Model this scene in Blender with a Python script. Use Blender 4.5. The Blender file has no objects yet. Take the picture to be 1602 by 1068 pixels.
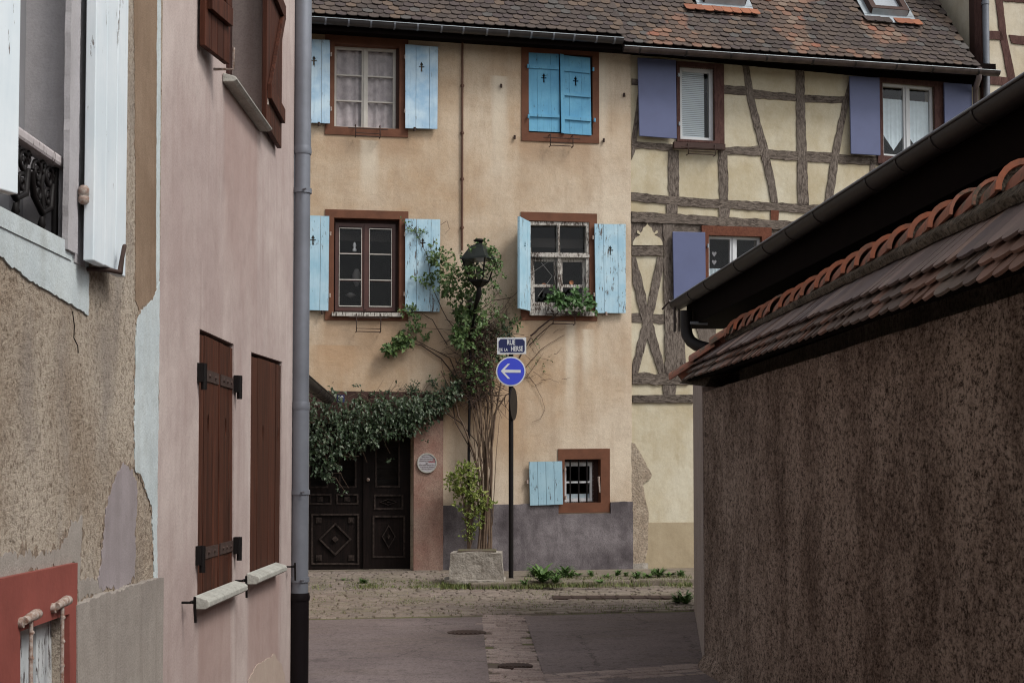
import bpy, bmesh, math, random
from mathutils import Vector, noise as mnoise
from mathutils.geometry import tessellate_polygon, delaunay_2d_cdt
R = math.radians
random.seed(7)
C = bpy.context.scene.collection
SC = bpy.context.scene

# ---------------------------------------------------------------- camera, sky, sun, exposure
FPX, CX, CY, PITCH, EYE = 2225.0, 801.0, 641.0, R(2.5), 1.65     # photo pixels of the 1602 x 1068 frame
cd = bpy.data.cameras.new('camera')
cam = bpy.data.objects.new('camera', cd); C.objects.link(cam)
cam.location = (0, 0, EYE); cam.rotation_euler = (R(90) + PITCH, 0, 0)
cd.sensor_width = 36; cd.lens = 36 * FPX / 1602
cd.shift_y = (CY - 534) / 1602
cd.clip_start = 0.05; cd.clip_end = 500
SC.camera = cam

W = bpy.data.worlds.new('World'); SC.world = W; W.use_nodes = True
wn = W.node_tree.nodes; wl = W.node_tree.links
bg = wn['Background']
sky = wn.new('ShaderNodeTexSky'); sky.sky_type = 'NISHITA'; sky.sun_disc = False
sky.sun_elevation = R(50); sky.sun_rotation = R(122); sky.dust_density = 4; sky.air_density = 1.2
hs = wn.new('ShaderNodeHueSaturation'); hs.inputs['Saturation'].default_value = 0.18
wl.new(sky.outputs[0], hs.inputs['Color']); wl.new(hs.outputs[0], bg.inputs[0])
bg.inputs[1].default_value = 0.145
sd = bpy.data.lights.new('sun', 'SUN'); sd.energy = 1.5; sd.angle = R(14); sd.color = (1.0, 0.95, 0.88)
sun = bpy.data.objects.new('sun', sd); C.objects.link(sun)
_el, _az = R(50), R(122)      # same direction as the sky's sun
sun.rotation_euler = Vector((math.sin(_az) * math.cos(_el), math.cos(_az) * math.cos(_el), math.sin(_el))).to_track_quat('Z', 'Y').to_euler()
SC.view_settings.view_transform = 'Standard'; SC.view_settings.look = 'None'
SC.view_settings.exposure = 0.15; SC.view_settings.gamma = 1.0
SC.render.engine = 'CYCLES'
SC.cycles.use_denoising = True; SC.cycles.denoising_prefilter = 'ACCURATE'; SC.cycles.filter_width = 1.15
SC.cycles.max_bounces = 5; SC.cycles.diffuse_bounces = 3; SC.cycles.transparent_max_bounces = 12

# ---------------------------------------------------------------- pixel -> place
def ray(px, py):
    xc = (px - CX) / FPX; yc = -(py - CY) / FPX
    return Vector((xc, math.cos(PITCH) - yc * math.sin(PITCH), math.sin(PITCH) + yc * math.cos(PITCH)))
EYEV = Vector((0, 0, EYE))
def ground(px, py, z=0.0):
    d = ray(px, py); k = (z - EYE) / d.z
    return EYEV + d * k
class Plane:
    """vertical plane: t runs along it, n points out of it; coordinates (s, z, n)"""
    def __init__(s_, o, t):
        s_.o = Vector((o[0], o[1], 0)); s_.t = Vector((t[0], t[1], 0)).normalized()
        s_.n = Vector((s_.t.y, -s_.t.x, 0))
    def w(s_, s, z, n=0.0):
        v = s_.o + s_.t * s + s_.n * n; return Vector((v.x, v.y, z))
    def px(s_, x, y, n=0.0):
        d = ray(x, y); k = ((s_.o + s_.n * n) - EYEV).dot(s_.n) / d.dot(s_.n)
        p = EYEV + d * k
        return ((p - s_.o).dot(s_.t), p.z)
TH = R(12.3)
FA = Plane((0, 22.9), (math.cos(TH), math.sin(TH)))         # the houses across the street
LW = Plane((-1.66, 0), (0, 1))                              # left side of the alley
RW = Plane((1.634, 12.16), (0.0454, -1))                    # right side of the alley, s runs towards the camera

# ---------------------------------------------------------------- mesh builder
def inside_poly(c, poly):
    r = False; n = len(poly)
    for i in range(n):
        (x0, y0), (x1, y1) = poly[i], poly[(i+1) % n]
        if (y0 > c[1]) != (y1 > c[1]) and c[0] < (x1-x0)*(c[1]-y0)/(y1-y0)+x0: r = not r
    return r
class MB:
    def __init__(s): s.v = []; s.f = []; s.sm = []
    def add(s, vs, fs, smooth=False):
        b = len(s.v); s.v += [Vector(v) for v in vs]
        for f in fs: s.f.append([b + i for i in f]); s.sm.append(smooth)
        return s
    def prism(s, P, poly, n0, n1, holes=()):
        loops = [poly] + list(holes)
        flat = [p for L in loops for p in L]; N = len(flat)
        vs = [P.w(a, b, n0) for a, b in flat] + [P.w(a, b, n1) for a, b in flat]
        if len(loops) == 1 and N == 4: fs = [[0, 1, 2, 3], [4, 5, 6, 7]]
        elif len(loops) > 1:
            idx = []; k = 0
            for L in loops: idx.append(list(range(k, k+len(L)))); k += len(L)
            ed = [(i[j], i[(j+1) % len(i)]) for i in idx for j in range(len(i))]
            vo, _, tr = delaunay_2d_cdt([Vector(p) for p in flat], ed, [], 0, 1e-7)[:3]
            ok = []
            for t in tr:
                c = sum((vo[i] for i in t), Vector((0, 0)))/len(t)
                if inside_poly(c, loops[0]) and not any(inside_poly(c, h) for h in loops[1:]): ok.append(list(t))
            M_ = len(vo)
            s.add([P.w(v.x, v.y, n0) for v in vo] + [P.w(v.x, v.y, n1) for v in vo], ok + [[i + M_ for i in t] for t in ok]); fs = []
        else:
            tri = tessellate_polygon([[Vector((a, b, 0)) for a, b in L] for L in loops])
            fs = [list(t) for t in tri] + [[i + N for i in t] for t in tri]
        k = 0
        for L in loops:
            m = len(L)
            for i in range(m):
                a, b = k + i, k + (i + 1) % m; fs.append([a, b, b + N, a + N])
            k += m
        return s.add(vs, fs)
    def box(s, a, b):
        x0, y0, z0 = a; x1, y1, z1 = b
        return s.add([(x0,y0,z0),(x1,y0,z0),(x1,y1,z0),(x0,y1,z0),(x0,y0,z1),(x1,y0,z1),(x1,y1,z1),(x0,y1,z1)],
                     [[0,1,2,3],[4,5,6,7],[0,1,5,4],[1,2,6,5],[2,3,7,6],[3,0,4,7]])
    def pbox(s, P, s0, s1, z0, z1, n0, n1): return s.prism(P, [(s0,z0),(s1,z0),(s1,z1),(s0,z1)], n0, n1)
    def tube(s, pts, r, seg=8, cap=True, smooth=True, arc=None):
        pts = [Vector(p) for p in pts]; n = len(pts)
        rs = r if isinstance(r, (list, tuple)) else [r] * n
        ring = []; up = None
        for i, p in enumerate(pts):
            d = (pts[min(i+1, n-1)] - pts[max(i-1, 0)]).normalized()
            if up is None:
                up = Vector((0,0,1)) if abs(d.z) < .9 else Vector((0,1,0))
            a = d.cross(up).normalized(); b = a.cross(d).normalized(); up = b
            for k in range(seg):
                t = 2 * math.pi * k / seg
                ring.append(p + (a * math.cos(t) + b * math.sin(t)) * rs[i])
        fs = [[i*seg+k, i*seg+(k+1)%seg, (i+1)*seg+(k+1)%seg, (i+1)*seg+k] for i in range(n-1) for k in range(seg)]
        s.add(ring, fs, smooth)
        if cap:
            s.add(ring[:seg], [list(range(seg))]); s.add(ring[-seg:], [list(range(seg))])
        return s
    def lathe(s, c, prof, seg=16, axis=None, smooth=True):
        c = Vector(c); ax = Vector(axis or (0,0,1)).normalized()
        a = ax.orthogonal().normalized(); b = ax.cross(a)
        vs = [c + ax*h + (a*math.cos(2*math.pi*k/seg) + b*math.sin(2*math.pi*k/seg))*max(r,1e-4) for r, h in prof for k in range(seg)]
        fs = [[i*seg+k, i*seg+(k+1)%seg, (i+1)*seg+(k+1)%seg, (i+1)*seg+k] for i in range(len(prof)-1) for k in range(seg)]
        s.add(vs, fs, smooth)
        s.add(vs[:seg], [list(range(seg))]); s.add(vs[-seg:], [list(range(seg))])
        return s
    def disc(s, P, c, r, n0, n1, seg=40): return s.prism(P, [(c[0]+r*math.cos(2*math.pi*k/seg), c[1]+r*math.sin(2*math.pi*k/seg)) for k in range(seg)], n0, n1)
    def leaf(s, p, size, d, up, fold=.25, wide=.55):
        d = d.normalized(); sd = d.cross(up)
        if sd.length < 1e-3: sd = d.orthogonal()
        sd.normalize(); nn = sd.cross(d)
        m = p + d * size * .45
        s.add([p, m + sd*size*wide*.5 + nn*size*fold*.5, p + d*size - nn*size*.12, m - sd*size*wide*.5 + nn*size*fold*.5, m],
              [[0,1,4],[1,2,4],[2,3,4],[3,0,4]])
        return s
    def build(s, name, mat, parent=None, label=None, recalc=True, bevel=0, loc=None):
        off = Vector(parent['_o']) if parent is not None else Vector(loc or (0,0,0))
        me = bpy.data.meshes.new(name)
        me.from_pydata([tuple(v - off) for v in s.v], [], s.f); me.update()
        me.polygons.foreach_set('use_smooth', s.sm)
        if recalc:
            bm = bmesh.new(); bm.from_mesh(me)
            bmesh.ops.recalc_face_normals(bm, faces=bm.faces); bm.to_mesh(me); bm.free()
        me.materials.append(mat)
        o = bpy.data.objects.new(name, me); C.objects.link(o)
        if parent is not None: o.parent = parent
        else: o.location = off
        o['_o'] = tuple(off)
        if label: o['label'] = label
        if bevel:
            b = o.modifiers.new('bevel', 'BEVEL'); b.width = bevel; b.segments = 2; b.limit_method = 'ANGLE'; b.angle_limit = R(40)
        return o
def tag(o, label=None, cat=None, group=None, kind=None):
    if label: o['label'] = label
    if cat: o['category'] = cat
    if group: o['group'] = group
    if kind: o['kind'] = kind
    return o
def thing(name, loc, label, cat, group=None):
    o = bpy.data.objects.new(name, None); C.objects.link(o); o.location = loc; o['_o'] = tuple(loc)
    o.empty_display_size = .2
    return tag(o, label, cat, group)
class Quad:
    """four (s,z) corners: ll lr ur ul"""
    def __init__(s, ll, lr, ur, ul): s.c = [Vector(p) for p in (ll, lr, ur, ul)]
    def at(s, u, v):
        a = s.c[0].lerp(s.c[1], u); b = s.c[3].lerp(s.c[2], u); return tuple(a.lerp(b, v))
    def sub(s, u0, v0, u1, v1): return Quad(s.at(u0,v0), s.at(u1,v0), s.at(u1,v1), s.at(u0,v1))
    @property
    def w(s): return (s.c[1]-s.c[0]).length
    @property
    def h(s): return (s.c[3]-s.c[0]).length
    def inset(s, l, b, r, t): return s.sub(l/s.w, b/s.h, 1-r/s.w, 1-t/s.h)
    @property
    def p(s): return [tuple(v) for v in s.c]
def slope(y): return 0.0000977 * (613 - y)
def fq(x0, y0, x1, y1, n=0.0, sk=1.0):
    ym = (y0 + y1) / 2; s0 = FA.px(x0, ym, n)[0]; s1 = FA.px(x1, ym, n)[0]; dx = x1 - x0
    z = lambda x, y: FA.px(x, y, n)[1]
    return Quad((s0, z(x0,y1)), (s1, z(x1, y1+sk*slope(y1)*dx)), (s1, z(x1, y0+sk*slope(y0)*dx)), (s0, z(x0,y0)))
def pq(P, pts, n=0.0):        # polygon of picture points laid on plane P
    return [P.px(x, y, n) for x, y in pts]
def pquad(P, pts, n=0.0):     # ul ur lr ll picture points -> Quad
    a, b, c, d = pq(P, pts, n); return Quad(d, c, b, a)
def rough_poly(pts, step=.08, amp=.01, seed=0, closed=True):
    out = []; m = len(pts); rng = random.Random(seed)
    for i in range(m if closed else m-1):
        a = Vector(pts[i]); b = Vector(pts[(i+1) % m]); L = (b-a).length; k = max(1, int(L/step))
        nn = Vector((-(b-a).y, (b-a).x)).normalized() if L > 0 else Vector((0,0))
        for j in range(k):
            q = a.lerp(b, j/k)
            if j: q = q + nn * (rng.uniform(-amp, amp)*.7 + amp*1.6*mnoise.noise(Vector((q.x*9, q.y*9, seed))))
            out.append(tuple(q))
    return out

# ---------------------------------------------------------------- materials
class NM:
    def __init__(s, name):
        s.m = bpy.data.materials.new(name); s.m.use_nodes = True; s.nt = s.m.node_tree; s.b = s.nt.nodes['Principled BSDF']
        s.tc = s.nt.nodes.new('ShaderNodeTexCoord'); s.geo = None
    def L(s, a, b): s.nt.links.new(a, b)
    def vec(s, sc=(1,1,1), loc=(0,0,0)):
        m = s.nt.nodes.new('ShaderNodeMapping'); m.inputs['Scale'].default_value = sc; m.inputs['Location'].default_value = loc
        s.L(s.tc.outputs['Object'], m.inputs[0]); return m.outputs[0]
    def noise(s, scale=5, detail=4, rough=.55, sc=(1,1,1), loc=(0,0,0), dist=0):
        n = s.nt.nodes.new('ShaderNodeTexNoise'); n.inputs['Scale'].default_value = scale; n.inputs['Detail'].default_value = detail
        n.inputs['Roughness'].default_value = rough; n.inputs['Distortion'].default_value = dist
        s.L(s.vec(sc, loc), n.inputs['Vector']); return n.outputs['Fac']
    def voro(s, scale=5, feature='F1', out='Distance', sc=(1,1,1), rand=1):
        n = s.nt.nodes.new('ShaderNodeTexVoronoi'); n.feature = feature; n.inputs['Scale'].default_value = scale
        n.inputs['Randomness'].default_value = rand
        s.L(s.vec(sc), n.inputs['Vector']); return n.outputs[out]
    def island(s):
        if not s.geo: s.geo = s.nt.nodes.new('ShaderNodeNewGeometry')
        return s.geo.outputs['Random Per Island']
    def z(s):
        x = s.nt.nodes.new('ShaderNodeSeparateXYZ'); s.L(s.tc.outputs['Object'], x.inputs[0]); return x.outputs
    def ramp(s, fac, stops, interp='LINEAR'):
        r = s.nt.nodes.new('ShaderNodeValToRGB'); e = r.color_ramp.elements; r.color_ramp.interpolation = interp
        while len(e) < len(stops): e.new(.5)
        for i, (p, c) in enumerate(stops):
            e[i].position = p; e[i].color = (c, c, c, 1) if isinstance(c, (int, float)) else (*c, 1)
        s.L(fac, r.inputs[0]); return r.outputs[0]
    def mix(s, fac, a, b, blend='MIX'):
        n = s.nt.nodes.new('ShaderNodeMix'); n.data_type = 'RGBA'; n.blend_type = blend
        for sock, v in ((n.inputs[0], fac), (n.inputs[6], a), (n.inputs[7], b)):
            if hasattr(v, 'links'): s.L(v, sock)
            elif isinstance(v, (int, float)): sock.default_value = v if sock == n.inputs[0] else (v, v, v, 1)
            else: sock.default_value = (*v, 1)
        return n.outputs[2]
    def mth(s, op, a, b=0.0, c=0.0):
        n = s.nt.nodes.new('ShaderNodeMath'); n.operation = op
        for sock, v in zip(n.inputs, (a, b, c)):
            if hasattr(v, 'links'): s.L(v, sock)
            else: sock.default_value = v
        return n.outputs[0]
    def ramp01(s, v, a, b):
        n = s.nt.nodes.new('ShaderNodeMapRange'); n.inputs[1].default_value = a; n.inputs[2].default_value = b; n.interpolation_type = 'SMOOTHSTEP' if a < b else 'LINEAR'
        s.L(v, n.inputs[0]); return n.outputs[0]
    def bump(s, h, strength=.5, dist=.01, prev=None):
        n = s.nt.nodes.new('ShaderNodeBump'); n.inputs['Strength'].default_value = strength; n.inputs['Distance'].default_value = dist
        s.L(h, n.inputs['Height'])
        if prev: s.L(prev, n.inputs['Normal'])
        return n.outputs[0]
    def done(s, col, rough=.85, bump=None, metal=0, spec=.3):
        b = s.b
        if hasattr(col, 'links'): s.L(col, b.inputs['Base Color'])
        else: b.inputs['Base Color'].default_value = (*col, 1)
        if hasattr(rough, 'links'): s.L(rough, b.inputs['Roughness'])
        else: b.inputs['Roughness'].default_value = rough
        b.inputs['Metallic'].default_value = metal; b.inputs['Specular IOR Level'].default_value = spec
        if bump: s.L(bump, b.inputs['Normal'])
        return s.m
def sc3(c, k): return tuple(x * k for x in c)
def plaster(name, a, b, stain=None, grit=60, bstr=.35, bdist=.006, streak=.5, horiz=False, big=.9, speck=.12, seed=0, cracks=0, post=None):
    m = NM(name); L = (seed*7.3, seed*3.1, seed*1.7)
    c = m.mix(m.ramp(m.noise(big, 6, .62, loc=L), [(.36, 0), (.64, 1)]), a, b)
    c = m.mix(m.ramp(m.noise(big*4.2, 5, .7, sc=(1,1,.55), loc=L), [(.45, 0), (.72, .45)]), c, stain or sc3(a, .7))
    st = m.noise(2.6, 5, .6, sc=(2.6,2.6,.22), loc=L)
    c = m.mix(m.ramp(st, [(.52, 0), (.7, streak)]), c, stain or sc3(a, .6))
    c = m.mix(m.ramp(m.noise(2.3, 4, .6, sc=(2.1,2.1,.16), loc=(9+seed,3,1)), [(.56, 0), (.72, streak*.55)]), c, tuple(min(1, x*1.12+.03) for x in b))
    g = m.noise(grit, 3, .7, sc=(1,1,1))
    c = m.mix(m.ramp(g, [(.3, speck*2.5), (.55, 0)]), c, sc3(a, .35))
    if cracks:
        v = m.voro(.9, 'DISTANCE_TO_EDGE'); wob = m.noise(3, 5)
        c = m.mix(m.ramp(m.mth('ADD', v, m.mth('MULTIPLY', m.mth('SUBTRACT', wob, .5), .12)), [(.0, cracks), (.006, 0)]), c, sc3(a, .3))
    if post: c = post(m, c)
    h = m.mth('ADD', m.noise(grit, 4, .6), m.mth('MULTIPLY', m.noise(9, 3), 1.3))
    if horiz: h = m.mth('ADD', h, m.mth('MULTIPLY', m.noise(11, 5, .7, sc=(.4,.4,2.2)), .9))
    return m.done(c, .9, m.bump(h, bstr, bdist, m.bump(m.noise(2.4, 3, .6), .5, .035)), spec=.15)
def peeled(name, p1, p2, wood, amt=.35, sx=34, rough=.6, dirt=None):
    """painted boards whose paint flakes off along the grain"""
    m = NM(name)
    c = m.mix(m.ramp(m.noise(3.2, 5, .6), [(.35, 0), (.65, 1)]), p1, p2)
    c = m.mix(m.ramp(m.noise(22, 4, .6, sc=(1.6,1.6,.12)), [(.5, 0), (.75, .4)]), c, dirt or sc3(p1, .72))
    c = m.mix(m.ramp(m.island(), [(0, .0), (1, .16)]), c, sc3(p1, .8))
    k = m.mth('ADD', m.noise(sx*1.25, 7, .72, sc=(1,1,.16)), m.mth('MULTIPLY', m.noise(3.4, 4, .6, sc=(1,1,.6)), .45))
    t = .905 - amt * .14
    msk = m.ramp(k, [(t, 0), (t + .018, 1)])
    c = m.mix(msk, c, m.mix(m.noise(60, 3, .6, sc=(1,1,.1)), wood, sc3(wood, .45)))
    h = m.mth('SUBTRACT', m.mth('MULTIPLY', m.noise(50, 4, .6, sc=(1,1,.08)), .5), msk)
    return m.done(c, rough, m.bump(h, .5, .003), spec=.3)
def timber(name, a, b, ax=(1,1,.1), rough=.85, bstr=.9, bd=.012, scale=22):
    m = NM(name)
    g = m.noise(scale, 6, .7, sc=ax, dist=.6)
    c = m.mix(m.ramp(g, [(.38, 0), (.62, 1)]), a, b)
    c = m.mix(m.ramp(m.noise(2.2, 4), [(.4, 0), (.7, .5)]), c, sc3(b, .75))
    c = m.mix(m.ramp(m.island(), [(0, 0), (1, .3)]), c, sc3(a, .6))
    return m.done(c, rough, m.bump(g, bstr, bd), spec=.12)
def simple(name, col, rough=.6, metal=0, var=.18, sc=6, bstr=.15, spec=.35, dirt=None):
    m = NM(name); c = m.mix(m.ramp(m.noise(sc, 5, .65), [(.35, 0), (.7, 1)]), col, dirt or sc3(col, 1-var))
    return m.done(c, rough, m.bump(m.noise(sc*9, 4), bstr, .004), metal, spec)
def stains(m, c, axis, rects, col, amt=.6, soft=.05):
    """water stains below ledges: rects are (lo, hi, top, bottom) along one axis and z"""
    X = m.z(); s = X[axis]; z = X[2]; w = m.mth('MULTIPLY', m.mth('SUBTRACT', m.noise(5, 5, .6, sc=(1,1,.25)), .5), soft*3)
    s = m.mth('ADD', s, w); tot = None
    for lo, hi, top, bot in rects:
        k = m.mth('MULTIPLY', m.ramp01(s, lo-soft, lo+soft), m.ramp01(s, hi+soft, hi-soft))
        k = m.mth('MULTIPLY', k, m.ramp01(z, top+.01, top-.01)); k = m.mth('MULTIPLY', k, m.ramp01(z, bot, bot+(top-bot)*.8))
        tot = k if tot is None else m.mth('MAXIMUM', tot, k)
    return m.mix(m.mth('MULTIPLY', tot, amt), c, col)
def leafmat(name, a, b, c3=None, rough=.5):
    m = NM(name); c = m.ramp(m.island(), [(0, a), (.55, b), (1, c3 or b)])
    m.b.inputs['Subsurface Weight'].default_value = 0.0
    return m.done(c, rough, spec=.4)
def tiles(name, stops, seed=0, extra=None, lich=.35, wht=False):
    m = NM(name)
    c = m.ramp(m.island(), stops, 'CONSTANT')
    if extra:
        c2 = m.ramp(m.island(), extra, 'CONSTANT')
        c = m.mix(m.ramp(m.noise(.75, 2, .5, loc=(seed, 2, 4)), [(.5, 0), (.53, 1)], 'LINEAR'), c, c2)
    c = m.mix(m.ramp(m.noise(26, 6, .7), [(.45, 0), (.75, lich)]), c, (.16,.14,.11))
    c = m.mix(m.ramp(m.noise(7, 5, .7), [(.5, 0), (.8, .5)]), c, (.035,.028,.026))
    if wht: c = m.mix(m.ramp(m.noise(16, 4, .6, sc=(.22,1.6,.22)), [(.66, 0), (.70, .8)]), c, (.50,.48,.46))
    return m.done(c, .85, m.bump(m.noise(60, 4), .4, .004), spec=.25)
def glassmat(name, tint=(.9,.92,.92), refl=1.0):
    m = NM(name); nt = m.nt
    tr = nt.nodes.new('ShaderNodeBsdfTransparent'); tr.inputs[0].default_value = (*tint, 1)
    gl = nt.nodes.new('ShaderNodeBsdfGlossy'); gl.inputs['Roughness'].default_value = .04; gl.inputs[0].default_value = (.9,.92,.95,1)
    fr = nt.nodes.new('ShaderNodeFresnel'); fr.inputs[0].default_value = 1.5
    
    mx = nt.nodes.new('ShaderNodeMixShader'); m.L(m.mth('MULTIPLY', fr.outputs[0], refl), mx.inputs[0])
    m.L(tr.outputs[0], mx.inputs[1]); m.L(gl.outputs[0], mx.inputs[2])
    m.L(mx.outputs[0], nt.nodes['Material Output'].inputs[0]); nt.nodes.remove(m.b); return m.m
M = {}
M['ochre'] = plaster('ochre plaster', (.45,.315,.205), (.62,.515,.40), (.33,.23,.16), 70, .45, .006, .45, True, .5, .08)
M['plinth'] = plaster('grey cement plinth', (.095,.082,.088), (.24,.215,.225), (.055,.045,.05), 60, .5, .008, .35, False, 1.7, .2, 2)
M['infill'] = plaster('cream infill plaster', (.50,.43,.295), (.62,.575,.455), (.40,.32,.2), 80, .4, .006, .15, False, 1.3, .08, 3)
M['infill_plinth'] = plaster('ochre base coat', (.37,.30,.2), (.43,.36,.25), (.3,.24,.16), 80, .3, .004, .3, False, 1.6, .07, 4)
M['neighbor'] = plaster('pale cream plaster', (.55,.48,.36), (.62,.57,.47), (.4,.33,.24), 80, .3, .004, .3, False, 1.2, .06, 5)
M['rubble'] = plaster('rough stone scar', (.34,.27,.205), (.44,.37,.29), (.22,.165,.12), 34, .7, .02, .3, False, 4, .3, 5)
M['pink'] = plaster('pink lime plaster', (.41,.325,.305), (.53,.45,.42), (.33,.245,.225), 90, .25, .003, .4, False, .9, .12, 6)
M['pink_new'] = plaster('bare plaster patch', (.42,.33,.28), (.46,.38,.32), (.38,.29,.25), 90, .2, .003, .2, False, 1, .05, 6)
M['grey_cement'] = plaster('grey cement render', (.29,.26,.235), (.37,.335,.30), (.2,.17,.15), 120, .5, .006, .5, False, 1.3, .15, 8)
M['mauve_cement'] = plaster('mauve cement patch', (.30,.265,.27), (.34,.30,.31), (.22,.19,.19), 140, .4, .004, .4, False, 1.5, .1, 9)
M['lime'] = plaster('pale lime wash', (.50,.56,.58), (.60,.66,.67), (.36,.38,.36), 90, .45, .006, .4, False, 2.5, .1, 10)
M['reveal'] = plaster('grey painted stone', (.40,.385,.40), (.47,.455,.47), (.3,.28,.28), 110, .4, .004, .2, True, 2, .06, 11)
M['crumble'] = plaster('crumbling mortar edge', (.27,.21,.16), (.36,.29,.23), (.14,.1,.075), 90, .8, .01, .3, False, 6, .4, 21)
M['brown_render'] = plaster('smooth brown render', (.25,.175,.12), (.31,.225,.16), (.18,.12,.08), 160, .5, .005, .4, False, 2, .2, 12)
def roughcast():
    m = NM('tan roughcast')
    c = m.mix(m.ramp(m.noise(1.1, 6, .65), [(.38, 0), (.62, 1)]), (.37,.295,.225), (.55,.475,.39))
    g = m.noise(80, 5, .75, sc=(1,.8,1)); g2 = m.noise(30, 4, .75, sc=(1,.8,1))
    k = m.mth('ADD', m.mth('MULTIPLY', g, .6), m.mth('MULTIPLY', g2, .4))
    c = m.mix(m.ramp(k, [(.38, .85), (.52, 0)]), c, (.13,.09,.06))
    c = m.mix(m.ramp(k, [(.55, 0), (.7, .6)]), c, (.62,.53,.43))
    c = m.mix(m.ramp(m.noise(2.2, 5, .65, sc=(1.2,1.2,.5), loc=(3,1,7)), [(.5, 0), (.66, .55)]), c, (.27,.235,.21))
    hole = m.ramp(m.noise(11, 4, .75, loc=(5,5,5)), [(.24, 1), (.33, 0)]); c = m.mix(hole, c, (.07,.05,.035))
    return m.done(c, .95, m.bump(m.mth('SUBTRACT', k, hole), 1.0, .022), spec=.1)
M['roughcast'] = roughcast()
def darkcast():
    m = NM('dark roughcast')
    c = m.mix(m.ramp(m.noise(1.5, 8, .75, sc=(1,1,.7)), [(.40, 0), (.60, 1)]), (.20,.148,.118), (.45,.36,.30))
    c = m.mix(m.ramp(m.noise(5, 5, .7, sc=(1.6,1.6,.14)), [(.5, 0), (.72, .28)]), c, (.40,.31,.25))
    g = m.noise(75, 5, .78, sc=(1,.7,1)); g2 = m.noise(26, 5, .78, sc=(1,.7,1))
    k = m.mth('ADD', m.mth('MULTIPLY', g, .55), m.mth('MULTIPLY', g2, .45))
    c = m.mix(m.ramp(k, [(.42, .95), (.535, 0)]), c, (.028,.018,.014))
    c = m.mix(m.ramp(k, [(.54, 0), (.66, .7)]), c, (.46,.38,.34))
    return m.done(c, .95, m.bump(k, 1.0, .025), spec=.1)
M['darkcast'] = darkcast()
M['return_wall'] = plaster('brown grey render', (.42,.36,.33), (.5,.44,.41), (.3,.24,.21), 60, .8, .012, .4, False, 2, .3, 13)
M['frame_brown'] = simple('red brown stone paint', (.155,.062,.034), .7, 0, .3, 5, .3, .25)
M['frame_dark'] = simple('dark brown paint', (.055,.024,.018), .65, 0, .3, 5, .2)
M['frame_red'] = simple('oxide red paint', (.27,.075,.06), .65, 0, .28, 4, .3, .3)
M['red_wood'] = timber('reddish timber', (.12,.045,.03), (.2,.08,.05), (1,1,1), bstr=.5)
M['pillar'] = plaster('dusty pink sandstone', (.29,.165,.13), (.36,.255,.205), (.2,.115,.095), 60, .5, .008, .5, False, 2.2, .25, 15)
M['timber_v'] = timber('weathered oak upright', (.045,.033,.028), (.25,.21,.18), (1,1,.3), scale=38)
M['timber_h'] = timber('weathered oak rail', (.04,.03,.025), (.235,.195,.165), (.3,.3,1), scale=38)
M['timber_r'] = timber('dark red painted timber', (.07,.035,.032), (.13,.07,.06), (1,1,.3))
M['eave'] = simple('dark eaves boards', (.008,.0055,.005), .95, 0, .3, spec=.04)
M['blue'] = peeled('sky blue flaking paint', (.30,.50,.62), (.43,.60,.70), (.16,.13,.12), .42)
M['blue_old'] = peeled('sky blue badly flaking paint', (.33,.53,.66), (.48,.65,.74), (.15,.13,.125), .62)
M['blue_small'] = peeled('powder blue flaking paint', (.28,.45,.55), (.34,.51,.6), (.12,.12,.13), .5)
M['blue_up'] = peeled('pale blue worn paint', (.30,.48,.66), (.55,.70,.80), (.2,.2,.22), .12)
M['turq'] = peeled('turquoise worn paint', (.10,.32,.52), (.15,.41,.60), (.04,.06,.07), .22)
M['peri'] = simple('periwinkle blue paint', (.105,.125,.24), .5, 0, .1, 3, .08, .4)
M['white_shut'] = peeled('ice white worn paint', (.66,.74,.79), (.76,.82,.86), (.25,.22,.21), .2, 30, dirt=(.56,.65,.72))
M['white_old'] = peeled('alligatored white paint', (.50,.54,.56), (.6,.62,.63), (.13,.11,.11), .9, 60)
M['white_peel'] = peeled('peeling window paint', (.46,.43,.39), (.55,.52,.48), (.085,.06,.048), 1.28, 60)
M['win_white'] = simple('white window frame', (.62,.64,.66), .45, 0, .12, 4, .05, .5)
M['win_cream'] = simple('ivory window frame', (.58,.55,.50), .5, 0, .2, 4, .1, .4)
M['win_grey'] = simple('grey window frame', (.25,.25,.265), .5, 0, .15, 4, .05, .4)
M['win_maroon'] = simple('maroon window frame', (.075,.028,.022), .45, 0, .3, 4, .1, .45)
M['rail_wood'] = peeled('pinkish worn rail paint', (.42,.38,.385), (.52,.48,.48), (.1,.075,.07), .6, 50)
M['glass'] = glassmat('window glass', (.97,.98,.98), .55)
M['glass_dim'] = glassmat('dusty glass', (.5,.5,.5), .8)
M['curtain'] = simple('gauze curtain', (.50,.44,.45), .9, 0, .35, 9, .1)
M['lace'] = simple('white lace curtain', (.62,.72,.78), .9, 0, .12, 12, .1)
M['blind'] = simple('white slat blind', (.62,.68,.72), .6, 0, .05)
M['room'] = simple('dim room wall', (.05,.042,.038), .9, 0, .3)
M['var_wood'] = timber('varnished brown boards', (.032,.012,.008), (.10,.034,.020), (1,1,.05), .6, .5, .004, 34)
M['door_wood'] = timber('near black oak', (.006,.004,.0035), (.015,.009,.008), (1,1,.1), .5, .4, .004)
M['door_trim'] = simple('worn door moulding', (.012,.008,.007), .6, 0, .5, 20, spec=.15, dirt=(.06,.044,.037))
M['iron'] = simple('black iron', (.008,.006,.006), .55, 0, .3, 12, .2, .2)
M['iron_rust'] = simple('rusty iron', (.06,.035,.028), .8, 0, .5, 20, .3)
M['rust_pale'] = simple('chipped white on rust', (.45,.40,.36), .7, 0, .3, 60, .5, dirt=(.17,.07,.035))
M['zinc'] = simple('weathered zinc', (.20,.215,.25), .45, .35, .25, 3, .08, .5)
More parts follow.
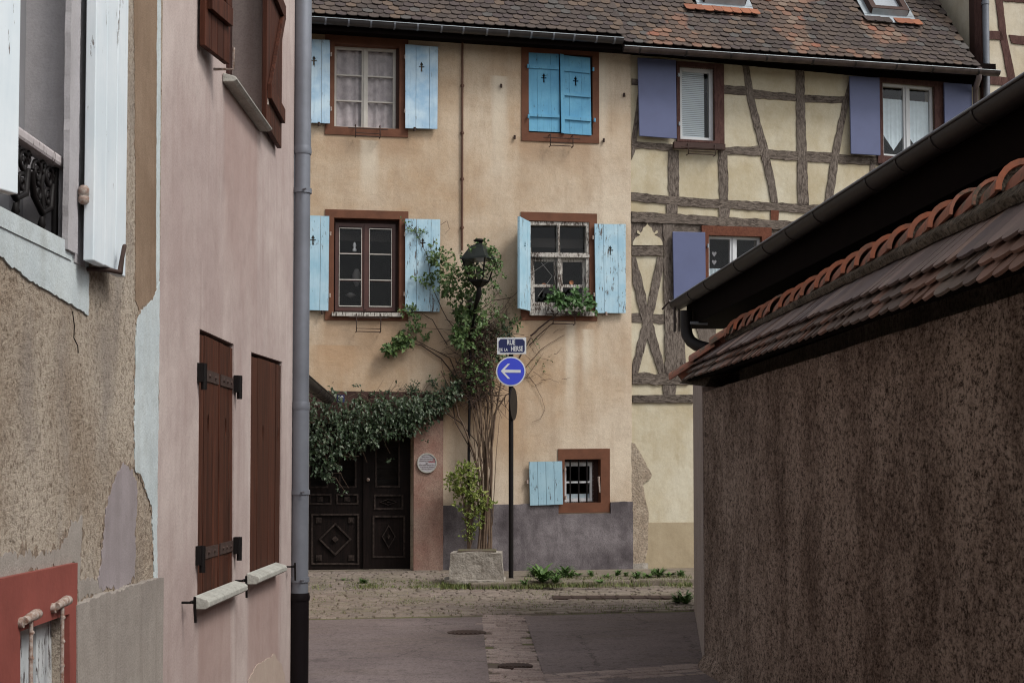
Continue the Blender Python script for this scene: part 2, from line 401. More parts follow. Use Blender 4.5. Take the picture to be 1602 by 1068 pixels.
M['zinc_pale'] = simple('pale zinc', (.40,.45,.49), .4, .3, .3, 5, .1, .5)
M['black_pipe'] = simple('black cast pipe boot', (.006,.004,.005), .5, 0, .2, 5, .1, .15)
M['gutter_dark'] = simple('dark oxidised gutter', (.028,.024,.024), .5, .1, .35, 6, .1, .3)
M['gutter_lead'] = simple('grey oxidised gutter', (.06,.055,.056), .42, .3, .35, 6, .1, .5)
M['gutter_brown'] = simple('brown oxidised copper', (.10,.075,.07), .5, .3, .45, 5, .15, .5, dirt=(.035,.025,.024))
M['pipe_brown'] = simple('brown pipe', (.12,.055,.035), .6, 0, .3)
M['pipe_mauve'] = simple('mauve grey pipe', (.22,.18,.18), .6, .1, .25)
M['sill'] = plaster('pale sill stone', (.38,.38,.345), (.47,.47,.43), (.24,.23,.2), 60, .3, .004, .3, False, 3, .2, 16)
dk = [(0,(.055,.043,.040)),(.2,(.075,.058,.052)),(.42,(.065,.05,.05)),(.6,(.09,.068,.058)),(.78,(.12,.085,.065)),(.9,(.085,.08,.078))]
og = [(0,(.13,.085,.065)),(.25,(.10,.07,.058)),(.45,(.19,.105,.075)),(.6,(.09,.065,.055)),(.72,(.21,.12,.085)),(.84,(.19,.14,.11)),(.96,(.24,.10,.065))]
M['tile_l'] = tiles('brown scale tiles', dk, 3, None)
M['tile_r'] = tiles('mixed scale tiles', dk, 11.3, og)
M['tile_new'] = tiles('new orange tiles', [(0,(.32,.125,.07)),(.5,(.27,.105,.062)),(.8,(.2,.1,.07))], 1, lich=.3)
M['tile_wall'] = tiles('dark coping tiles', [(0,(.13,.098,.095)),(.25,(.16,.12,.112)),(.5,(.115,.09,.092)),(.72,(.19,.14,.13)),(.9,(.22,.145,.12))], 2, lich=.5, wht=True)
M['tile_low'] = tiles('rusty lower tiles', [(0,(.13,.10,.09)),(.3,(.20,.12,.095)),(.5,(.155,.12,.105)),(.75,(.24,.145,.115)),(.9,(.18,.145,.125))], 2, lich=.4)
def ridge_mat():
    m = NM('orange ridge tile')
    c = m.mix(m.ramp(m.noise(3, 5, .6), [(.4,0),(.65,1)]), (.34,.15,.10), (.27,.135,.105))
    c = m.mix(m.ramp(m.noise(9, 6, .7), [(.5,0),(.6,.9)]), c, (.13,.115,.09))
    return m.done(c, .85, m.bump(m.noise(50, 5), .4, .006), spec=.2)
M['ridge'] = ridge_mat()
M['ridge_rim'] = simple('fired orange rim', (.42,.135,.07), .85, 0, .45, 7, .4, dirt=(.16,.10,.075))
M['mortar'] = plaster('mossy mortar', (.10,.085,.065), (.16,.14,.115), (.045,.04,.032), 40, .9, .02, .6, False, 4, .5, 17)
def asphalt():
    m = NM('reddish worn asphalt')
    c = m.mix(m.ramp(m.noise(.6, 6, .6), [(.36,0),(.66,1)]), (.145,.113,.111), (.222,.178,.174))
    c = m.mix(m.ramp(m.noise(1.3, 5, .65, sc=(.5,1.6,1), loc=(4,4,0)), [(.5,0),(.72,.5)]), c, (.17,.13,.1))
    g = m.noise(62, 6, .85)
    c = m.mix(m.ramp(g, [(.38,.75),(.5,0)]), c, (.045,.034,.034)); c = m.mix(m.ramp(g, [(.56,0),(.68,.7)]), c, (.33,.29,.27))
    c = m.mix(m.ramp(m.noise(2.6, 7, .75, loc=(1,8,0)), [(.36,.5),(.47,0)]), c, (.07,.055,.055))
    c = m.mix(m.ramp(m.noise(20, 8, .85, sc=(1,.5,1)), [(.40,.6),(.5,0)]), c, (.06,.048,.046)); c = m.mix(m.ramp(m.noise(24, 8, .85, sc=(1,.5,1), loc=(3,3,3)), [(.55,0),(.66,.5)]), c, (.33,.29,.27))
    v = m.mth('ADD', m.voro(.55, 'DISTANCE_TO_EDGE'), m.mth('MULTIPLY', m.mth('SUBTRACT', m.noise(4, 6, .7), .5), .16))
    c = m.mix(m.ramp(m.mth('ABSOLUTE', v), [(0,.8),(.006,0)]), c, (.04,.032,.03))
    return m.done(c, .85, m.bump(g, .5, .006), spec=.3)
M['asphalt'] = asphalt()
def sett(name, cols, seed=0, moss=.35):
    m = NM(name); c = m.ramp(m.island(), [(i/len(cols), k) for i, k in enumerate(cols)])
    c = m.mix(m.ramp(m.noise(1.0, 4, .6, loc=(seed,0,0)), [(.45,0),(.7,moss)]), c, (.14,.13,.07))
    c = m.mix(m.ramp(m.noise(60, 4, .7), [(.35,.5),(.55,0)]), c, (.06,.05,.045))
    return m.done(c, .85, m.bump(m.noise(30, 5), .6, .01), spec=.25)
M['sett'] = sett('warm grey setts', [(.19,.15,.13),(.235,.19,.16),(.17,.14,.12),(.27,.22,.19),(.21,.175,.14)])
M['sett_pink'] = sett('pinkish setts', [(.29,.225,.205),(.33,.26,.235),(.26,.20,.18),(.35,.28,.25)], 4, .08)
def soil():
    m = NM('mossy joints'); c = m.mix(m.ramp(m.noise(1.6, 5, .6), [(.42,0),(.6,1)]), (.12,.095,.08), (.115,.115,.055))
    return m.done(c, .95, m.bump(m.noise(60, 4), .8, .01), spec=.1)
M['soil'] = soil()
M['stone'] = plaster('pale rough stone', (.27,.245,.215), (.44,.405,.36), (.16,.135,.11), 30, .8, .02, .2, False, 3, .1, 18, .0)
M['kerb'] = plaster('kerb stone', (.17,.14,.115), (.24,.2,.165), (.12,.12,.06), 50, .8, .01, .3, False, 3, .2, 19)
M['grass'] = leafmat('grass blades', (.07,.10,.025), (.12,.15,.04), (.19,.18,.075), .7)
M['weed'] = leafmat('weed leaves', (.045,.095,.022), (.075,.145,.035), (.11,.18,.055))
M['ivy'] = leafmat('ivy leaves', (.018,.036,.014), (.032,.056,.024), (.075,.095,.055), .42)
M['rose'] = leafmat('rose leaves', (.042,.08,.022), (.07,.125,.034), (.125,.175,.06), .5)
M['shrub'] = leafmat('yellow green leaves', (.09,.13,.02), (.16,.20,.035), (.22,.24,.06), .55)
M['vine'] = leafmat('broad green leaves', (.035,.085,.02), (.06,.13,.035), (.09,.17,.06), .5)
M['stem'] = simple('woody stems', (.14,.095,.065), .9, 0, .45, 12, .5)
M['stem_dark'] = simple('dark twigs', (.06,.036,.028), .9, 0, .4, 12, .5)
M['enamel_blue'] = simple('navy enamel', (.012,.018,.085), .3, 0, .1, 5, .02, .5)
M['sign_blue'] = simple('traffic blue', (.045,.07,.60), .35, 0, .05, 5, .02, .5)
M['sign_white'] = simple('white enamel', (.66,.68,.70), .35, 0, .1, 8, .02, .5)
M['plaque'] = simple('grey plaque', (.40,.38,.40), .5, 0, .3, 30, .3)
M['plaque_red'] = simple('faded red print', (.35,.12,.13), .5, 0, .3, 30)
M['lamp_glass'] = glassmat('lantern glass', (.85,.87,.85), 1.0)

# ================================================================ ground
def sheet(name, pts, z, mat, label=None):
    m = MB(); m.add([(x, y, z) for x, y in pts], [list(range(len(pts)))]); o = m.build(name, mat, recalc=False)
    if o.data.polygons[0].normal.z < 0: o.data.flip_normals()
    return tag(o, label, None, None, 'structure')
sheet('ground', [(-70,-60),(70,-60),(70,80),(-70,80)], -.022, M['soil'])
fe = FA.px(801, 898)[0]
def fxy(s, n): v = FA.w(s, 0, n); return (v.x, v.y)
SL, SR = FA.px(330, 600)[0], FA.px(1800, 300)[0]
KERB_N = 2.35                                        # pavement depth in front of the houses
COB_N = 6.0                                          # cobbles reach this far out
def road_edge(px): return ground(px, 966 if px < 850 else 966 - (px-850)*.055)
a0, a1 = road_edge(486), road_edge(1085)
dx = (a1 - a0) / (a1.x - a0.x)
eL, eR = a0 + dx * (-8 - a0.x), a0 + dx * (9 - a0.x)
# asphalt in two sheets with the sett gutter between them
gl0, gl1 = ground(753.5, 965), ground(766, 1068); gr0, gr1 = ground(820.5, 963), ground(854, 1066)
def along(p, q, Y): k = (Y - p.y) / (q.y - p.y); return p + (q - p) * k
sheet('road', [(eL.x, -12), (along(gl0, gl1, -12).x*.3-.15, -12), (along(gl0,gl1,9).x, 9), (gl0.x, gl0.y+.05), (eL.x, eL.y)], 0.0, M['asphalt'])
sheet('road', [(.25, -12), (9, -12), (eR.x, eR.y), (gr0.x, gr0.y), (along(gr0,gr1,9).x, 9)], 0.0, M['asphalt'])
def setts(name, inside, frame, x0, x1, y0, y1, w, h, gap, mat, zt=.0, hmax=.012, jit=.01, seed=1, wj=.25, drop=0):
    """individually cut stones in a 2-D frame (origin, u, v)"""
    rng = random.Random(seed); m = MB(); o, u, v = frame; y = y0; row = 0
    while y < y1:
        hh = h * rng.uniform(1-wj*.4, 1+wj*.4); x = x0 + rng.uniform(-w, 0)
        while x < x1:
            ww = w * rng.uniform(1-wj, 1+wj)
            c = o + u*(x+ww/2) + v*(y+hh/2)
            if inside(c.x, c.y) and rng.random() >= drop:
                ht = zt + rng.uniform(-hmax, hmax); b = .012
                base = [(x+gap/2, y+gap/2), (x+ww-gap/2, y+gap/2), (x+ww-gap/2, y+hh-gap/2), (x+gap/2, y+hh-gap/2)]
                base = [(p+rng.uniform(-jit,jit), q+rng.uniform(-jit,jit)) for p, q in base]
                cx, cy = x+ww/2, y+hh/2
                top = [(cx+(p-cx)*(1-2*b/ww), cy+(q-cy)*(1-2*b/hh)) for p, q in base]
                tz = [ht+rng.uniform(-.004,.004) for _ in top]
                vs = []
                for p, q in base: k = o+u*p+v*q; vs.append((k.x, k.y, ht-.05))
                for p, q in base: k = o+u*p+v*q; vs.append((k.x, k.y, ht-.012))
                for (p, q), t in zip(top, tz): k = o+u*p+v*q; vs.append((k.x, k.y, t))
                m.add(vs, [[0,1,5,4],[1,2,6,5],[2,3,7,6],[3,0,4,7],[4,5,9,8],[5,6,10,9],[6,7,11,10],[7,4,8,11],[8,9,10,11]])
            x += ww
        y += hh; row += 1
    return tag(m.build(name, mat), None, None, None, 'structure')
FO = Vector(FA.w(0,0,0)); FU = FA.t.copy(); FV = FA.n.copy()
def cob_in(x, y):
    n = (Vector((x,y,0))-FA.o).dot(FA.n); yr = eL.y + (eR.y-eL.y)*(x-eL.x)/(eR.x-eL.x)
    return n > KERB_N+.13 and y > yr + .03 and x > -6.5
setts('cobbled_strip', cob_in, (FO, FU, FV), -7, 6, KERB_N+.12, 8.5, .2, .13, .010, M['sett'], -.008, .008, .008, 3)
# sett gutter running down the alley
gdir = (gl1 - gl0).normalized(); gw = .72
def strip_in(x, y):
    if y > gl0.y + .5: return False
    return along(gl0,gl1,max(y,9)).x + .02 < x < along(gr0,gr1,max(y,9)).x - .02
setts('gutter_strip', strip_in, (Vector((-1,0,0)), Vector((1,0,0)), Vector((0,1,0))), 0, 2.2, 7.5, gl0.y+.3, .2, .085, .007, M['sett_pink'], -.003, .005, .005, 5)
setts('gutter_strip', lambda x, y: -.3 < x < .25, (Vector((-1,0,0)), Vector((1,0,0)), Vector((0,1,0))), 0, 2.2, 0, 7.5, .2, .085, .007, M['sett_pink'], -.003, .005, .005, 6)
# a band of setts crossing towards the right wall
b0, b1 = ground(852, 1054), ground(1112, 1036)
bd_ = (b1-b0).normalized(); bn_ = Vector((-bd_.y, bd_.x, 0))
setts('cross_band', lambda x, y: True, (b0, bd_, -bn_), 0, (b1-b0).length+.5, 0, .45, .3, .15, .008, M['sett_pink'], .004, .004, .008, 7)
# pavement with kerb
m = MB(); k0, k1 = fe-9, fe+7
gate_r = FA.px(692, 800)[0]
def fbox(mb, s0, s1, n0, n1, z0, z1): return mb.pbox(FA, s0, s1, z0, z1, n0, n1)
fbox(m, gate_r, SR, .0, KERB_N, -.1, .075)
tag(m.build('pavement', M['kerb'], bevel=.02), None, None, None, 'structure')
m = MB(); s = gate_r; rng = random.Random(4)
while s < SR:
    L = rng.uniform(.7, 1.1); fbox(m, s, s+L-.012, KERB_N+.002, KERB_N+.13, -.1, .085+rng.uniform(-.008,.008)); s += L
tag(m.build('kerb', M['kerb'], bevel=.018), None, None, None, 'structure')
def apron_in(x, y):
    v = Vector((x,y,0))-FA.o; return v.dot(FA.t) < gate_r+.1 and .0 < v.dot(FA.n) < KERB_N+.15
ap = MB(); ap.add([FA.w(k0,.10,-.4), FA.w(gate_r,.10,-.4), FA.w(gate_r,.08,.3), FA.w(gate_r,-.02,KERB_N), FA.w(k0,-.02,KERB_N), FA.w(k0,.08,.3)], [[0,1,2,5],[5,2,3,4]])
tag(ap.build('entrance_apron', M['soil']), None, None, None, 'structure')
o_ = setts('apron_setts', apron_in, (FO, FU, FV), k0, gate_r+.1, -.35, KERB_N+.12, .2, .13, .016, M['sett'], .0, .006, .008, 9)
for v in o_.data.vertices:
    n_ = (Vector(v.co)-FA.o).dot(FA.n); v.co.z += .105 - .105*max(0, n_-.2)/(KERB_N-.2)
# covers in the ground
def cover(px, py, rx, ry_k, name, label, round_=True):
    c = ground(px, py); m = MB(); r = rx
    pts = [(c.x+r*math.cos(t*math.pi/16), c.y+r*math.sin(t*math.pi/16)) for t in range(32)] if round_ else [(c.x-r,c.y-ry_k),(c.x+r,c.y-ry_k+.05),(c.x+r,c.y+ry_k+.05),(c.x-r,c.y+ry_k)]
    n = len(pts); z = .006
    m.add([(x,y,z) for x,y in pts], [list(range(n))])
    m.add([(x,y,-.05) for x,y in pts]+[(x,y,z) for x,y in pts], [[i,(i+1)%n,(i+1)%n+n,i+n] for i in range(n)])
    for k in range(-3, 4):
        h = r*.8*math.sqrt(max(0,1-(k/4)**2)) if round_ else ry_k*.85
        m.box((c.x+k*r*.23-.012, c.y-h, z+.001), (c.x+k*r*.23+.012, c.y+h, z+.007))
    return tag(m.build(name, M['iron_rust'], loc=(c.x,c.y,0)), label, 'cover')
cover(730, 989, .20, 0, 'manhole_cover', 'small round dark cover set in the asphalt left of the sett gutter')
cover(806, 1041, .15, 0, 'drain_cover', 'dark oval drain grate in the middle of the sett gutter')
cover(965, 934, .85, .22, 'slab_cover', 'long flat rectangular cover plate among the cobbles on the right', False)

# ================================================================ wall helpers
def wall_with_holes(P, outer, holes, n0, n1): return MB().prism(P, outer, n0, n1, holes)
FLEUR = [(0,.085),(.016,.055),(.03,.035),(.012,.026),(.014,.012),(.034,.016),(.05,.004),(.034,-.008),(.014,-.004),(.011,-.03),(.016,-.075),(-.016,-.075),(-.011,-.03),(-.014,-.004),(-.034,-.008),(-.05,.004),(-.034,.016),(-.014,.012),(-.012,.026),(-.03,.035),(-.016,.055)]
def shutter(parent, P, Q, mat, n0, n1, boards=3, fleur=True, fv=.72, batt=None, battmat=None, label=None, seed=0, hinges=None, bevel=0, name='shutter', cut='fleur', gap=.006):
    """boarded leaf inside quad Q (s,z) on plane P"""
    rng = random.Random(seed); m = MB()
    if boards == 3 and fleur: us = [0, .3+rng.uniform(-.03,.03), .72+rng.uniform(-.03,.03), 1]
    else:
        us = [i/boards for i in range(boards+1)]
    g = gap/Q.w
    for i in range(len(us)-1):
        b = Q.sub(us[i]+(g/2 if i else 0), rng.uniform(0,.004), us[i+1]-(g/2 if i < len(us)-2 else 0), 1-rng.uniform(0,.004))
        dn = rng.uniform(-.002,.002); hole = []
        uc = .5
        if fleur and us[i] < uc < us[i+1]:
            c = Q.at(uc, fv); k = -1 if P.w(*Q.c[1]).x < P.w(*Q.c[0]).x else 1
            if cut == 'fleur': hole = [[(c[0]+x, c[1]+z) for x, z in FLEUR]]
            else: hole = [[(c[0]+.022*math.cos(t*math.pi/6), c[1]+.055*math.sin(t*math.pi/6)) for t in range(12)]]
        m.prism(P, b.p, n0+dn, n1+dn, hole)
    for v, th in (batt or []):
        q = Q.sub(.02, v-th/Q.h/2, .98, v+th/Q.h/2); m.prism(P, q.p, n1+.002, n1+.028)
    o = m.build(name, mat, parent, label, bevel=bevel)
    return o
def pins(parent, P, pts, n0, n1, mat=None, r=.012, name='hinge'):
    """small iron hinge pins at (s,z)"""
    for s_, z_ in pts:
        m = MB().tube([P.w(s_, z_, n0), P.w(s_, z_, n1)], r, 6)
        m.tube([P.w(s_, z_-.03, n1), P.w(s_, z_+.03, n1)], r*1.3, 6)
        m.build(name, mat or M['iron_rust'], parent)
def flower_rail(parent, x0, x1, y0, y1, out=.16):
    s0, z0 = FA.px(x0, y0, .1); s1, _ = FA.px(x1, y0, .1); z1 = FA.px(x0, y1, .1)[1]
    m = MB(); r = .008
    for s in (s0, s1):
        m.tube([FA.w(s, z0, .05), FA.w(s, z0, out), FA.w(s, z1, out), FA.w(s, z1, .06)], r, 6)
    L = .06
    m.tube([FA.w(s0-L*2, z0-.06, out), FA.w(s1+L*2, z0-.06, out)], r, 6)
    m.tube([FA.w(s0, z1, out), FA.w(s0+L, z1-.0, out+.02), FA.w(s1-L, z1, out+.02), FA.w(s1, z1, out)], r, 6)
    m.tube([FA.w(s0, z1+.05, out), FA.w(s1, z1+.05, out)], r*.8, 6)
    return m.build('flower_box_rail', M['iron_rust'], parent)
def sash(parent, Q, mat, n0, n1, cols, rows, edge=.05, mull=.09, bar=.025, glass='glass', name='sash', rsplit=None):
    """cols casements, each with `rows` panes"""
    m = MB(); holes = []; W_, H_ = Q.w, Q.h
    cw = (1 - 2*edge/W_ - (cols-1)*mull/W_) / cols
    rs = rsplit or [i/rows for i in range(rows+1)]
    y0, y1 = edge/H_, 1-edge/H_
    for c in range(cols):
        u0 = edge/W_ + c*(cw+mull/W_); u1 = u0 + cw
        for r in range(len(rs)-1):
            v0 = y0+(y1-y0)*rs[r] + (bar/H_/2 if r else 0); v1 = y0+(y1-y0)*rs[r+1] - (bar/H_/2 if r < len(rs)-2 else 0)
            holes.append(Q.sub(u0, v0, u1, v1).p)
    m.prism(FA, Q.p, n0, n1, holes)
    if cols == 2: m.prism(FA, Q.sub(.5-.02/W_, 0.02, .5+.02/W_, .98).p, n1+.001, n1+.018)
    m.build(name, mat, parent)
    g = MB(); g.add([FA.w(*p, (n0+n1)/2) for p in Q.inset(.02,.02,.02,.02).p], [[0,1,2,3]])
    return g.build('pane', M[glass], parent)
def ring(Qo, l, b, r, t, n0, n1):
    Qi = Qo.inset(l, b, r, t); m = MB(); m.prism(FA, Qo.p, n0, n1, [Qi.p]); return m, Qi
def drape(parent, Q, n, mat, amp=.025, waves=9, name='curtain', bottom=None):
    m = MB(); k = waves*6; vs = []
    for i in range(k+1):
        u = i/k; vb = bottom(u) if bottom else 0
        d = amp*math.sin(u*waves*2*math.pi + .8*math.sin(u*17))
        for v in (vb, 1): vs.append(FA.w(*Q.at(u, v), n+d*(1 if v < .5 or bottom else .6)))
    m.add(vs, [[2*i,2*i+2,2*i+3,2*i+1] for i in range(k)], True)
    return m.build(name, mat, parent, recalc=False)
def gutter3d(p0, p1, out, r, seg=10, lip=.009):
    p0, p1, out = Vector(p0), Vector(p1), Vector(out).normalized(); up = Vector((0,0,1)); m = MB(); vs = []
    for rr in (r, r-.006):
        for i in range(seg+1):
            a = math.pi*i/seg; d = out*math.cos(a)*rr - up*math.sin(a)*rr; vs += [p0+d, p1+d]
    k = 2*(seg+1)
    for b in (0, k): m.add(vs[b:b+k], [[2*i,2*i+1,2*i+3,2*i+2] for i in range(seg)], True)
    for e in (0, 1):     # end caps
        q = [vs[2*i+e] for i in range(seg+1)]; m.add(q, [list(range(seg+1))])
    m.tube([p0+out*r, p1+out*r], lip, 6); return m
def straps3d(p0, p1, out, r, ts, parent, mat, w=.012, th=.006):
    p0, p1, out = Vector(p0), Vector(p1), Vector(out).normalized(); up = Vector((0,0,1)); d = (p1-p0).normalized()
    for t in ts:
        m = MB(); c = p0.lerp(p1, t); vs = []
        for i in range(11):
            a = math.pi*i/10; e = out*math.cos(a)-up*math.sin(a)
            vs += [c+e*(r+th)-d*w, c+e*(r+th)+d*w, c+e*(r-.001)-d*w, c+e*(r-.001)+d*w]
        m.add(vs, [[4*i,4*i+1,4*i+5,4*i+4] for i in range(10)]+[[4*i,4*i+4,4*i+6,4*i+2] for i in range(10)]+[[4*i+1,4*i+3,4*i+7,4*i+5] for i in range(10)])
        m.build('gutter_joint', mat, parent)

# roof covering of round-ended tiles
PHI = R(50)
def roof_pt(s, r, h, ze, ne):
    fl = max(0, 1 - r/1.1); r2 = r      # slight bell cast at the eaves
    return FA.w(s, ze + r2*math.sin(PHI) - .10*(1-fl*fl)*0 + .05*fl*fl + h*math.cos(PHI), ne - r2*math.cos(PHI) + .10*fl*fl*0 + h*math.sin(PHI))
def tile_rows(m, s0, s1, ze, ne, rows, tw=.168, ex=.14, seed=0, skip=None, rake=None, sag=None):
    rng = random.Random(seed)
    for j in range(rows):
        off = (j % 2) * tw/2; s = s0 - off
        while s < s1 + tw:
            cs = s + tw/2; r = j*ex + rng.uniform(-.006,.006)
            e = rake(j*ex) if rake else s1
            if cs > e or cs < s0 - .01 or (skip and skip(cs, j*ex)): s += tw; continue
            L = ex*1.7; hw = tw/2-.003; hb = .028+rng.uniform(-.004,.006); tilt = rng.uniform(-.004,.004)
            zz = (ze + (sag(cs) if sag else 0))
            top = [(-hw, r+L), (-hw, r+.05)] + [(hw*math.cos(a), r+.05-.055*math.sin(a)) for a in [math.pi - math.pi*i/8 for i in range(1,8)]] + [(hw, r+.05), (hw, r+L)]
            up = [roof_pt(cs+x, y, hb*(1-(y-r)/L)+.012+tilt*x/hw, zz, ne) for x, y in top]
            dn = [roof_pt(cs+x, y, hb*(1-(y-r)/L)-.003, zz, ne) for x, y in top]
            n = len(up)
            m.add(up+dn, [list(range(n))] + [[i, i+1, i+1+n, i+n] for i in range(1, n-2)] + [[0,1,1+n,n],[n-2,n-1,2*n-1,2*n-2]])
            s += tw
    return m

# ================================================================ CREAM HOUSE (ochre plaster)
sA = SL; sB = FA.px(987, 500)[0]; ZE = 8.56
OUT = .03
W1 = fq(508, 52, 638, 211); W2 = fq(815, 67, 936, 221); W3 = fq(508, 328, 638, 501); W4 = fq(814, 332, 933, 501); W5 = fq(872, 702, 953, 802)
sg0, sg1 = FA.px(405, 800)[0], FA.px(646, 800)[0]; zg = FA.px(600, 662)[1]
gate_hole = [(sg0, -.3), (sg1, -.3), (sg1, zg), (sg0, zg)]
hole_of = lambda Q: Q.inset(.04,.04,.04,.04).p
cream = thing('cream_house', FA.w(sA, 0, 0), 'ochre plastered old house with blue shutters, tiled roof and ivy-hung gate', 'house')
m = wall_with_holes(FA, [(sA,-.3),(sg0,-.3),(sg0,zg),(sg1,zg),(sg1,-.3),(sB,-.3),(sB,ZE),(sA,ZE)], [hole_of(q) for q in (W1,W2,W3,W4,W5)], -.3, OUT)
m.pbox(FA, sA, sB, -.3, ZE, -6.0, -5.8); m.pbox(FA, sA-.2, sA, -.3, ZE, -6, -.0); m.pbox(FA, sB-.3, sB-.02, -.3, ZE, -5.8, -.3)
def oc(m, c):
    f = lambda x, y: (FA.px(x, y)[0]-sA)*math.cos(TH)
    z = lambda x, y: FA.px(x, y)[1]
    r = lambda x0, x1, y0, y1: (f(x0,(y0+y1)/2), f(x1,(y0+y1)/2), z((x0+x1)/2,y0), z((x0+x1)/2,y1))
    c = stains(m, c, 0, [r(505,640,205,262), r(812,940,218,285), r(506,640,495,600), r(812,936,495,555), r(640,692,480,610)], (.36,.235,.145), .55, .10)
    c = stains(m, c, 0, [r(885,900,505,700), r(925,948,85,300), r(566,590,220,330), r(912,925,515,640), r(770,792,120,330)], (.70,.64,.53), .5, .05)
    return stains(m, c, 0, [r(690,812,560,790), r(490,560,540,612)], (.42,.25,.13), .45, .12)
M['ochre'] = plaster('ochre plaster stained', (.46,.325,.21), (.64,.545,.43), (.36,.265,.19), 70, .45, .006, .3, True, .55, .12, post=oc)
m.build('wall', M['ochre'], cream)
m = MB(); m.pbox(FA, sA, sB-.3, -.3, ZE-.1, -2.2, -2.1); m.pbox(FA, sA, sB-.3, 5.35, 5.5, -2.1, -.31); m.pbox(FA, sA, sB-.3, ZE-.12, ZE-.02, -2.1, -.31); m.pbox(FA, sA, sB-.3, 2.45, 2.6, -2.1, -.31)
for sx in (FA.px(730,500)[0],): m.pbox(FA, sx-.08, sx+.08, 0, ZE-.1, -2.1, -.31)
m.build('inner_room', M['room'], cream)
# grey plinth, stopping at the gate pillar
zp = FA.px(800, 787)[1]
pl_poly = [(FA.px(692,850)[0], -.3), (sB, -.3), (sB, FA.px(988,784)[1]), (W5.at(1,0)[0]+.005, FA.px(955,785)[1]), (W5.at(1,0)[0]+.005, W5.at(1,0)[1]-.02), (W5.at(0,0)[0]-.0, W5.at(0,0)[1]-.02), (W5.at(0,0)[0], FA.px(870,787)[1]), (FA.px(692,790)[0], FA.px(692,790)[1])]
MB().prism(FA, rough_poly(pl_poly, .07, .006, 12), OUT+.001, OUT+.045).build('plinth', M['plinth'], cream)
def cream_window(Qo, l, b, r, t, label, mat='frame_brown'):
    m, Qi = ring(Qo, l, b, r, t, -.22, OUT+.018)
    return m.build('window', M[mat], cream, label), Qi
# upper left: ivory casement with curtains
w, Qi = cream_window(W1, .15, .13, .14, .17, 'upper left window with ivory frame, net curtains and open blue shutters')
Qs = Qi.inset(0,0,.04,.0); MB().prism(FA, Qi.sub(1-.04/Qi.w,0,1,1).p, -.2, -.05).build('lining', M['frame_dark'], w)
sash(w, Qs, M['win_cream'], -.16, -.11, 2, 3, .045, .10, .022)
drape(w, Qs.inset(.03,.02,.03,.04), -.19, M['curtain'], .03, 6)
flower_rail(w, 556, 594, 196, 214)
for pts, lb, sd in (([(440+26,60),(516,63.5),(516,193.5),(466,192)], 'left leaf streaked with blue weathering', 1), ([(634,70),(685,73.5),(684,202.5),(634,201)], None, 2)):
    sh = shutter(w, FA, pquad(FA, pts, .1), M['blue_up'], .085, .115, 3, True, .74, label=lb, seed=sd)
pins(w, FA, pq(FA, [(517,88),(517,173),(632,92),(632,176)]), .04, .1, M['rust_pale'])
pins(w, FA, pq(FA, [(498,197),(647,205)]), .04, .12, M['iron_rust'], .014, 'shutter_catch')
# upper right: closed turquoise shutters
w, Qi = cream_window(W2, .12, .14, .11, .17, 'upper right window closed by turquoise shutters')
MB().prism(FA, Qi.p, -.2, -.12).build('lining', M['frame_dark'], w)
shutter(w, FA, pquad(FA, [(826,82),(874,85),(875.5,207.5),(827.5,205.5)], .03), M['turq'], .012, .045, 3, True, .68, [(.82,.07),(.2,.05)], seed=3, gap=.003)
shutter(w, FA, pquad(FA, [(876.5,86),(923,91),(925,212.5),(878,209)], .05), M['turq'], .022, .06, 3, True, .68, [(.82,.07),(.5,.045),(.2,.06)], seed=4, gap=.003)
MB().prism(FA, pquad(FA, [(875.5,85.5),(881.5,86.5),(883,210),(877.5,208.5)], .05).p, .06, .09).build('cover_strip', M['turq'], w)
flower_rail(w, 860, 895, 211, 229)
pins(w, FA, pq(FA, [(824,106),(825,184),(926,111),(928,190)]), .02, .09, M['turq'])
pins(w, FA, pq(FA, [(804,216),(943,221),(783,136),(975,150)]), .02, .06, M['iron_rust'], .014, 'shutter_catch')
# lower left: maroon casement
w, Qi = cream_window(W3, .14, .12, .14, .13, 'lower left window with dark maroon frame and blue flaking shutters')
Qs = Qi.inset(.03,.04,.05,.06); MB().prism(FA, Qi.p, -.2, -.13, [Qs.inset(.05,.05,.05,.05).p]).build('lining', M['frame_dark'], w)
sash(w, Qs, M['win_maroon'], -.13, -.07, 2, 3, .06, .12, .02)
mm = MB()     # pale glazing bars
for c in (0,1):
    a, b = ((.06/Qs.w), .5-.06/Qs.w) if c == 0 else (.5+.06/Qs.w, 1-.06/Qs.w)
    for v in (.055, .355, .65, .94): mm.prism(FA, Qs.sub(a, v-.005, b, v+.005).p, -.069, -.06)
    for u in (a, b-.008): mm.prism(FA, Qs.sub(u, .06, u+.008, .935).p, -.0685, -.062)
mm.build('glazing_bar', M['win_cream'], w)
MB().prism(FA, Qi.sub(-.03,-.04,1.04,.0).p, OUT+.02, OUT+.09).build('sill', M['white_peel'], w)
sg = FA.w(*Qs.at(.33,.69), -.18); mm = MB(); mm.lathe(sg, [(.03,0),(.035,.03),(.015,.06),(.03,.09),(.02,.13),(.004,.15)], 10); mm.build('figurine', M['sign_white'], w)
mm = MB(); mm.lathe(FA.w(*Qs.at(.38,.4), -.3), [(.02,-.14),(.06,-.05),(.07,.05),(.03,.14)], 12); mm.lathe(FA.w(*Qs.at(.28,.2), -.3), [(.02,-.04),(.09,0),(.02,.04)], 12); mm.build('vase', simple('dim grey pottery', (.2,.19,.18), .5), w)
flower_rail(w, 557, 595, 491, 519)
for pts, sd in (([(465,337),(515,338),(513.5,486.5),(463,485)], 5), ([(634,342.5),(688.5,343),(687.5,488),(634,487)], 6)):
    shutter(w, FA, pquad(FA, pts, .1), M['blue_old'] if sd == 6 else M['blue'], .085, .115, 3, True, .74, seed=sd)
